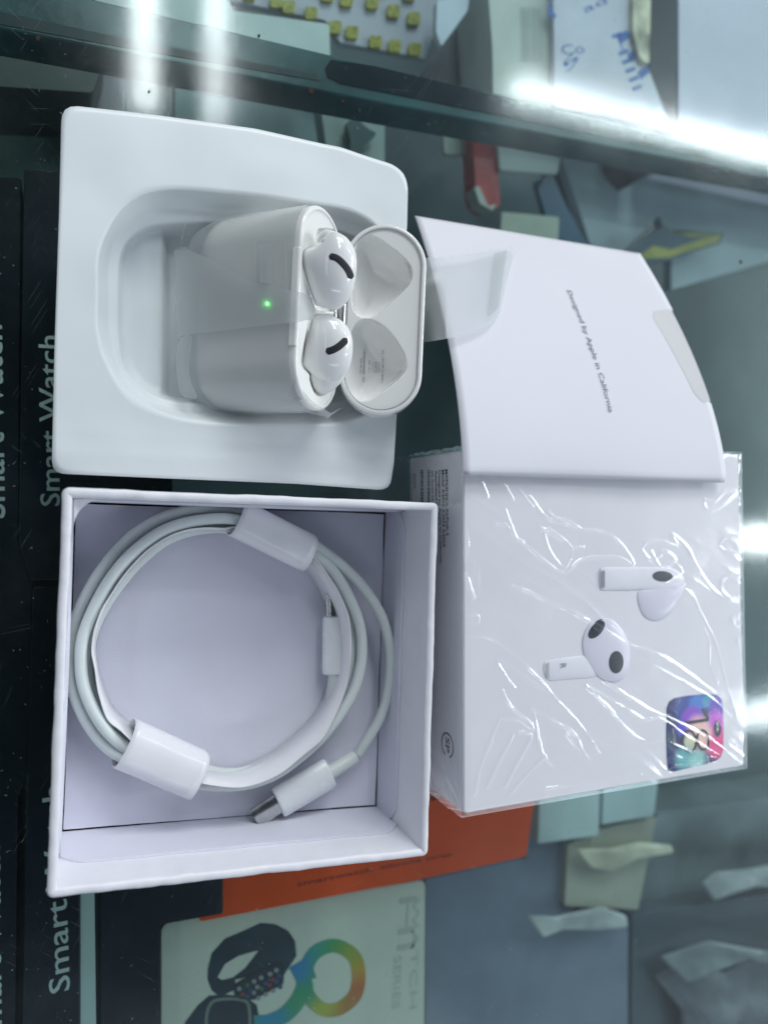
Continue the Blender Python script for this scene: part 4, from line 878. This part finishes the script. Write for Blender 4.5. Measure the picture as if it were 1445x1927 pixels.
# 18 sticker
stp = C5([(1040, 1060), (1050, 1034), (1075, 1018), (1130, 1010), (1200, 1003), (1240, 1007), (1258, 1024), (1264, 1060), (1266, 1150), (1266, 1225), (1255, 1255), (1225, 1278), (1150, 1292), (1070, 1312), (1048, 1308), (1042, 1280), (1038, 1180)])
Ce = lambda pts: crop(pts, 1180, 1260, 5.78)
def ce(x, y): q = P(*Ce([(x, y)])[0], ZB); return q[0], q[1]
bl_ = [(640, 420, 34, (0.02, 0.05, 0.30), .3), (760, 380, 26, (0.02, 0.16, 0.55), .3), (880, 330, 18, (0.03, 0.28, 0.45), .3), (980, 420, 30, (0.10, 0.03, 0.45), .3), (700, 560, 34, (0.22, 0.04, 0.55), .15), (600, 640, 18, (0.05, 0.04, 0.55), .4), (740, 620, 24, (0.75, 0.38, 0.50), .5), (830, 700, 36, (0.85, 0.55, 0.48), .5), (960, 560, 22, (0.55, 0.05, 0.60), .5), (1000, 680, 22, (0.60, 0.04, 0.42), .5), (980, 820, 30, (0.72, 0.04, 0.22), .4), (680, 790, 20, (0.62, 0.62, 0.42), .4), (620, 960, 26, (0.10, 0.40, 0.42), .5), (760, 990, 24, (0.25, 0.55, 0.52), .5), (470, 760, 20, (0.02, 0.05, 0.10), .4)]
ms = blob_mat('colour_sticker', (0.01, 0.02, 0.12), [(*ce(x, y), r_*0.13, c, s_) for x, y, r_, c, s_ in bl_], 0.2)
st = decal('printed_sticker', [P(x, y, ZB) for x, y in stp], ms, body_b, 0.06)
def st_line(pts, wd, m, lift, close=False):
    ln = np.array(Ce([tuple(q) for q in catmull(pts, 6, close)])); 
    if close: ln = np.vstack([ln, ln[:1]])
    ribbon('printed_numeral', ln, wd*1.35/5.78, m, st, ZB, lift)
st_line([(590, 590), (880, 545)], 13, M['ink'], 0.15); st_line([(880, 548), (850, 480), (815, 425)], 11, M['ink'], 0.17)
st_line([tuple(p) for p in ell(672, 780, 72, 115, -0.1, 12)], 9, M['ink'], 0.15, True); st_line([tuple(p) for p in ell(820, 765, 62, 105, -0.1, 12)], 9, M['ink'], 0.17, True)
decal('printed_badge', [P(x, y, ZB) for x, y in Ce(ell(972, 640, 40, 88, -0.05, 20))], M['ink'], st, 0.14)
text_on('printed_word', 'iPA', P(*Ce([(958, 570)])[0], ZB), P(*Ce([(962, 680)])[0], ZB), 0.9, M['flap'], st, (0, 0, 1), lift=0.22)
text_on('printed_word', 'NATION', P(*Ce([(478, 650)])[0], ZB), P(*Ce([(500, 820)])[0], ZB), 0.9, M['lightgrey_ink'], st, (0, 0, 1), lift=0.2)
# writing on the shaded side
TLb, BLb = np.array([*bc4[0], 0]), np.array([*bc4[3], 0]); ed = (BLb-TLb)/np.linalg.norm(BLb-TLb); nl = np.array([ed[1], -ed[0], 0]); nl = nl if nl[0] < 0 else -nl
def side_pt(px, py):
    return PP(px, py, TLb+nl*0.02, nl)
C2 = lambda x, y: (760+x/7.135, 830+y/7.135)
def side_text(s, x0, y0, x1, y1, h, m=M['ink'], bold=0.01):
    h = h*0.72; A_, B_ = side_pt(*C2(x0, y0)), side_pt(*C2(x1, y1)); return text_on('printed_writing', s, A_, B_, h, m, body_b, nl, bold, lift=0.05)
for s_, x0, y0, x1, y1, h_ in [('MXP63HN/A AirPods 4', 552, 385, 568, 1270, 2.3), ('Model A3050 A3054 A3058', 508, 390, 522, 1420, 2.2), ('Designed by Apple in California', 462, 395, 482, 1640, 1.9), ('Assembled in', 418, 398, 426, 880, 1.9), ('(S) Serial No.', 372, 398, 378, 860, 1.5), ('Apple', 132, 430, 138, 640, 1.8), ('Apple Inc. One Apple Park', 92, 420, 96, 900, 1.2), ('Cupertino, CA 95014 USA', 62, 420, 66, 880, 1.0)]:
    side_text(s_, x0, y0, x1, y1, h_)
bars = []; bfc = []; y = 390.0
while y < 1100:
    wd = random.choice((5, 8, 12, 17))
    for xa, xb in ((318, 350), (225, 262)):
        n0 = len(bars); bars += [side_pt(*C2(xa, y))+nl*0.06, side_pt(*C2(xb, y))+nl*0.06, side_pt(*C2(xb, y+wd))+nl*0.06, side_pt(*C2(xa, y+wd))+nl*0.06]; bfc.append((n0, n0+1, n0+2, n0+3))
    y += wd+random.choice((6, 9, 13))
mesh('printed_barcode', bars, bfc, M['ink'], body_b, smooth=False)
# round emblem low on the side
ec = side_pt(842, 1402); zz = np.array([0, 0, 1.0]); rgs = []
a_ = np.linspace(0.4, 5.9, 30)
R1, R2 = 3.5, 3.0; v = [ec+ed*math.cos(a)*R1*0.95+zz*math.sin(a)*R1+nl*0.06 for a in a_]+[ec+ed*math.cos(a)*R2*0.95+zz*math.sin(a)*R2+nl*0.06 for a in a_]
mesh('printed_emblem', v, [(i, i+1, 31+i, 30+i) for i in range(29)], M['ink'], body_b, smooth=False)
text_on('printed_writing', 'SP', ec-ed*2.0-zz*1.0, ec+ed*2.0-zz*1.0, 2.2, M['ink'], body_b, nl, 0.02, lift=0.06)
# ---------------- shrink wrap with traced wrinkles
RD = [
 ([(430, 575), (500, 602), (560, 635), (650, 672), (760, 730), (880, 800), (1030, 860), (1150, 940), (1230, 1000)], .36),
 ([(250, 775), (330, 780), (400, 830), (500, 910), (600, 1020), (700, 1130), (775, 1240)], .22),
 ([(440, 980), (400, 930), (370, 868), (480, 940), (580, 1010), (680, 1110), (760, 1215)], .18),
 ([(720, 975), (800, 1050), (880, 1140), (950, 1192), (1020, 1188), (1080, 1210), (1150, 1240), (1250, 1260)], .26),
 ([(760, 935), (850, 990), (960, 1060), (1050, 1100), (1150, 1150), (1250, 1210), (1330, 1280)], .30),
 ([(720, 970), (800, 1020), (900, 1075), (950, 1105), (1000, 1098), (1050, 1120), (1130, 1180), (1250, 1250)], .24),
 ([(930, 860), (1040, 920), (1150, 980), (1230, 1030), (1290, 1090)], .24),
 ([(640, 330), (700, 350), (780, 360), (850, 400), (890, 450), (905, 490), (850, 462), (780, 462), (700, 470), (650, 512), (620, 520), (560, 480), (500, 430), (440, 380), (400, 330)], .38),
 ([(550, 350), (570, 420), (600, 470), (640, 500), (665, 430), (620, 380), (570, 350)], .26),
 ([(940, 430), (960, 402), (1010, 398), (1080, 412), (1060, 370), (1120, 420), (1150, 480), (1200, 560), (1260, 620), (1320, 640)], .38),
 ([(960, 470), (1000, 500), (1060, 480), (1100, 520), (1040, 560), (1130, 600), (1180, 690), (1230, 790), (1260, 900), (1290, 1000), (1320, 1100)], .24),
 ([(940, 430), (980, 470), (1030, 440), (1070, 470), (1020, 500), (980, 440)], .36),
 ([(1190, 750), (1210, 800), (1210, 880), (1240, 960)], .16),
 ([(1330, 190), (1270, 200), (1230, 240), (1190, 235), (1200, 270), (1250, 262), (1330, 200)], .36),
 ([(1335, 385), (1280, 380), (1250, 412), (1280, 440), (1335, 442)], .34), ([(1335, 530), (1270, 540), (1255, 590), (1290, 622), (1335, 622)], .34), ([(1338, 690), (1300, 700), (1310, 725), (1338, 722)], .3), ([(1340, 780), (1320, 790), (1325, 808), (1340, 806)], .3),
 ([(760, 1310), (800, 1290), (900, 1300), (940, 1330), (880, 1350), (790, 1330), (762, 1312)], .22),
 ([(390, 990), (420, 1050), (490, 1110), (512, 1140)], .3), ([(395, 1100), (450, 1105), (500, 1135)], .28),
 ([(510, 1060), (520, 1100), (530, 1180), (560, 1260), (640, 1320), (700, 1370)], .22), ([(500, 1060), (580, 1100), (680, 1170), (720, 1250), (790, 1272)], .28), ([(640, 1160), (690, 1230), (760, 1300)], .3),
 ([(225, 150), (238, 300), (252, 400), (245, 480)], .3), ([(248, 530), (272, 620)], .3), ([(250, 690), (290, 692), (290, 720), (255, 720)], .26),
 ([(400, 180), (430, 230)], .36), ([(310, 170), (330, 220)], .34), ([(460, 200), (510, 260)], .3), ([(360, 330), (415, 330), (400, 270), (440, 380), (470, 400)], .36), ([(500, 220), (560, 300), (640, 330)], .34), ([(570, 280), (600, 310), (650, 320), (690, 340)], .36), ([(540, 350), (600, 380), (660, 420), (710, 420)], .28),
 ([(380, 1100), (330, 1210), (300, 1300)], .2), ([(430, 1170), (370, 1280), (330, 1370)], .2), ([(455, 1150), (500, 1175), (440, 1290), (400, 1370)], .2), ([(345, 1190), (300, 1300), (280, 1400)], .2), ([(560, 1250), (480, 1330), (420, 1400)], .18),
 ([(770, 1395), (830, 1375), (960, 1350), (1000, 1355)], .3), ([(550, 1380), (640, 1365), (760, 1360)], .3),
 ([(1045, 1310), (1060, 1290), (1130, 1285), (1230, 1275)], .3), ([(1040, 1270), (1050, 1250), (1120, 1262), (1200, 1262)], .3)]
ZW = ZB+1.0
nu = 560
e0 = np.array(off_poly([np.array(p) for p in bc4], -0.75))     # wrap a little larger than the box
S, Tt = np.meshgrid(np.linspace(0, 1, nu), np.linspace(0, 1, nu), indexing='ij')
X = (e0[0][0]*(1-S)+e0[1][0]*S)*(1-Tt)+(e0[3][0]*(1-S)+e0[2][0]*S)*Tt; Y = (e0[0][1]*(1-S)+e0[1][1]*S)*(1-Tt)+(e0[3][1]*(1-S)+e0[2][1]*S)*Tt
HZ = 0.13*vnoise(X, Y, 9, 1)+0.012*vnoise(X+0.4*Y, Y, 3.0, 2)
# broad slack folds of the film, running down to the right corner
dg_ = (X*0.52+Y*0.85); al = (X*0.85-Y*0.52); wgt = np.clip(0.35+0.65*vnoise(X, Y, 26, 41), 0, 1)
for sc_, am_ in ((7.0, 0.30), (3.6, 0.14)):
    fo = 1-np.abs(vnoise(dg_+1.5*vnoise(X, Y, 14, 44), al*0.16, sc_, int(sc_*10))); HZ = HZ+am_*wgt*fo**4
for pts, amp in RD:
    ln = [P(x, y, ZW)[:2] for x, y in C5(catmull(pts, 5))]; lo = np.min(ln, 0)-2; hi = np.max(ln, 0)+2
    mk = (X > lo[0]) & (X < hi[0]) & (Y > lo[1]) & (Y < hi[1]); d = seg_dist(X[mk], Y[mk], ln)
    va = 0.75+0.45*vnoise(X[mk], Y[mk], 5.0, 21); sg = (0.34+0.35*amp)*(1+0.45*vnoise(X[mk], Y[mk], 6.0, 33))
    HZ[mk] = np.maximum(HZ[mk], va*amp*1.4*np.exp(-(d/sg)**2)+HZ[mk]*0.3)
eg = np.minimum(np.minimum(S, 1-S), np.minimum(Tt, 1-Tt))*95
Zt = ZB+0.3+(1.0)*np.clip(eg/2.0, 0, 1)**0.6*0.75+HZ
v = np.stack([X, Y, Zt], -1).reshape(-1, 3)
wr = mesh('shrink_wrap', v, gridf(nu, nu), M['wrap'], sbx)
# side skirts of the wrap
for k in range(4):
    a, b = e0[k], e0[(k+1) % 4]; L = np.linalg.norm(b-a); e = (b-a)/L; on = np.array([-e[1], e[0]]); n1, n2 = 150, 40
    s = np.linspace(0, L, n1)[:, None]*np.ones((1, n2)); z = np.linspace(ZB+0.25, 0.6, n2)[None, :]*np.ones((n1, 1)); dd = np.minimum(s, L-s)
    crin = np.exp(-dd/9.0)
    o_ = 0.25*vnoise(s, z, 12, k+1)+0.10*vnoise(s, z*0.25, 2.0, k+5)+crin*0.35*vnoise(s+z*0.7, z*0.3, 1.1, k+8)
    o_ = (o_+0.15)*np.clip((ZB-z)/2.0, 0, 1)
    if k in (1, 2): o_ = o_+1.3*np.sin(np.clip((ZB-z)/ZB, 0, 1)*math.pi)*np.clip(dd/6, 0, 1)*0.6
    XX = a[0]+e[0]*s+on[0]*o_; YY = a[1]+e[1]*s+on[1]*o_
    mesh('wrap_side', np.stack([XX, YY, z], -1).reshape(-1, 3), gridf(n1, n2), M['wrap'], wr)

# ================================================================== WHITE CARD SLEEVE (leaning from the box to the glass)
y0_, y1_ = P(872, 893, 36.5)[1], P(781, 407, 0.9)[1]
def flz2(x, y):
    s = (y-y0_)/(y1_-y0_)
    s = min(max(s, -0.05), 1.02); return 36.2-(35.3)*(max(s, 0)**1.55) - (0.6 if s < 0 else 0)
xl0, xr0 = P(872, 893, 36.5)[0], P(1367, 896, 36.5)[0]; xl1, xr1 = P(781, 407, 0.9)[0], P(1205, 478, 0.9)[0]
yr1 = P(1205, 478, 0.9)[1]
slv = thing('card_sleeve', 'blank white folded card sleeve leaning on the sealed box, grey printed line', 'card sleeve', ((xl0+xr0)/2, (y0_+y1_)/2, 0))
nu, nv = 40, 60
tabA = onsurf(1218, 584, flz2); tabB = onsurf(1312, 757, flz2); tabC = onsurf(1262, 582, flz2); tabD = onsurf(1336, 755, flz2)
v = []
for i in range(nu):
    for j in range(nv):
        s, t = i/(nu-1), j/(nv-1); xa = xl0+(xl1-xl0)*t; xb = xr0+(xr1-xr0)*t
        yb = y0_+(y1_-y0_)*t; yrr = y0_-0.6+(yr1-y0_+0.6)*t
        # thumb notch on the far edge
        yy = yb+(yrr-yb)*s
        notch = 1.6 if tabB[1] < yy < tabA[1] else 0.0
        x = xa+(xb-notch-xa)*s; v.append((x, yy, flz2(x, yy)+0.12*math.sin(x*0.06)+0.35*math.exp(-t*28)*math.sin(x*0.09)))
sv_ = mesh('sleeve_front', v, gridf(nu, nv, True), M['flap'], slv); solid(sv_, 0.36, 0)
v = [(a+0.2, b+0.3, max(0.25, c-0.75)) for a, b, c in v]
sb_ = mesh('sleeve_back', v, gridf(nu, nv, True), M['flap'], slv); solid(sb_, 0.34, 0)
q = round_poly([tabA-(4, 0, 0), tabC+(0.5, 0, 0), tabD+(0.5, 0, 0), tabB-(4, 0, 0)], [3, .2, .2, 3], 4)
q = [np.array([p[0], p[1], flz2(p[0], p[1])+0.32]) for p in q]
M['tab'] = mat('cream_card_tab', (0.66, 0.66, 0.67), 0.6, 0.2, var=0.02)
tb = [];
for i in range(12):
    for j in range(24):
        t = j/23; lf = tabA+(tabB-tabA)*t; rt = tabC+(tabD-tabC)*t; ins_ = 2.2*max(0, 1-min(t, 1-t)*8)**2; s = i/11; x = (lf[0]+ins_)*(1-s)+(rt[0]-0.2)*s; y = lf[1]*(1-s)+rt[1]*s
        tb.append((x, y, flz2(x, y)+0.27+0.12*math.sin(x*0.06)))
tbm = mesh('sleeve_tab', tb, gridf(12, 24, False), M['tab'], slv)
A_, B_ = onsurf(1064, 547, flz2), onsurf(1143, 776, flz2)
text_on('printed_line', 'Designed by Apple in California', A_, B_, 2.0, M['grey_ink'], sv_, (0, 0, 1), 0.0, surf=flz2, lift=0.55)
# tongue of film from under the case lid, lying over the sleeve
ft = thing('film_tongue', 'clear frosted pull tab of film lying over the white card sleeve', 'film tab', (100, 50, 12))
nu, nv = 40, 20
def tongue(s, t, li=0.0):
    a = np.array([780, 487]); b = np.array([968, 462]); c = np.array([948, 604]); d = np.array([780, 646])
    top = a+(b-a)*s+np.array([0, 4*math.sin(math.pi*s)]); bot = d+(c-d)*s+np.array([0, 7*math.sin(math.pi*s)])
    e = max(0, (s-0.78)/0.22); cb = 52*(1-math.sqrt(max(0, 1-e*e))); e = max(0, (s-0.93)/0.07); cta = 14*(1-math.sqrt(max(0, 1-e*e)))
    top = top+np.array([0, cta]); bot = bot-np.array([0, cb]); p = top+(bot-top)*t
    k = min(1, max(0, (s-0.02)/0.33)); k = k*k*(3-2*k)
    return onsurf(p[0], p[1], lambda x, y: (17.5*(1-k)+k*(flz2(x, y)+1.4+1.6*math.sin(math.pi*s)))+li)
v = [tongue(i/(nu-1), j/(nv-1)) for i in range(nu) for j in range(nv)]
mesh('film_sheet', v, gridf(nu, nv, True), M['film_tab'], ft)
v = [tongue(a, b, 0.2) for a in np.linspace(0.80, 0.93, 6) for b in np.linspace(0.04, 0.86, 14)]
mesh('film_fold', v, gridf(6, 14, True), M['film'], ft)
for o in list(SC.objects):
    if '_o' in o: del o['_o']
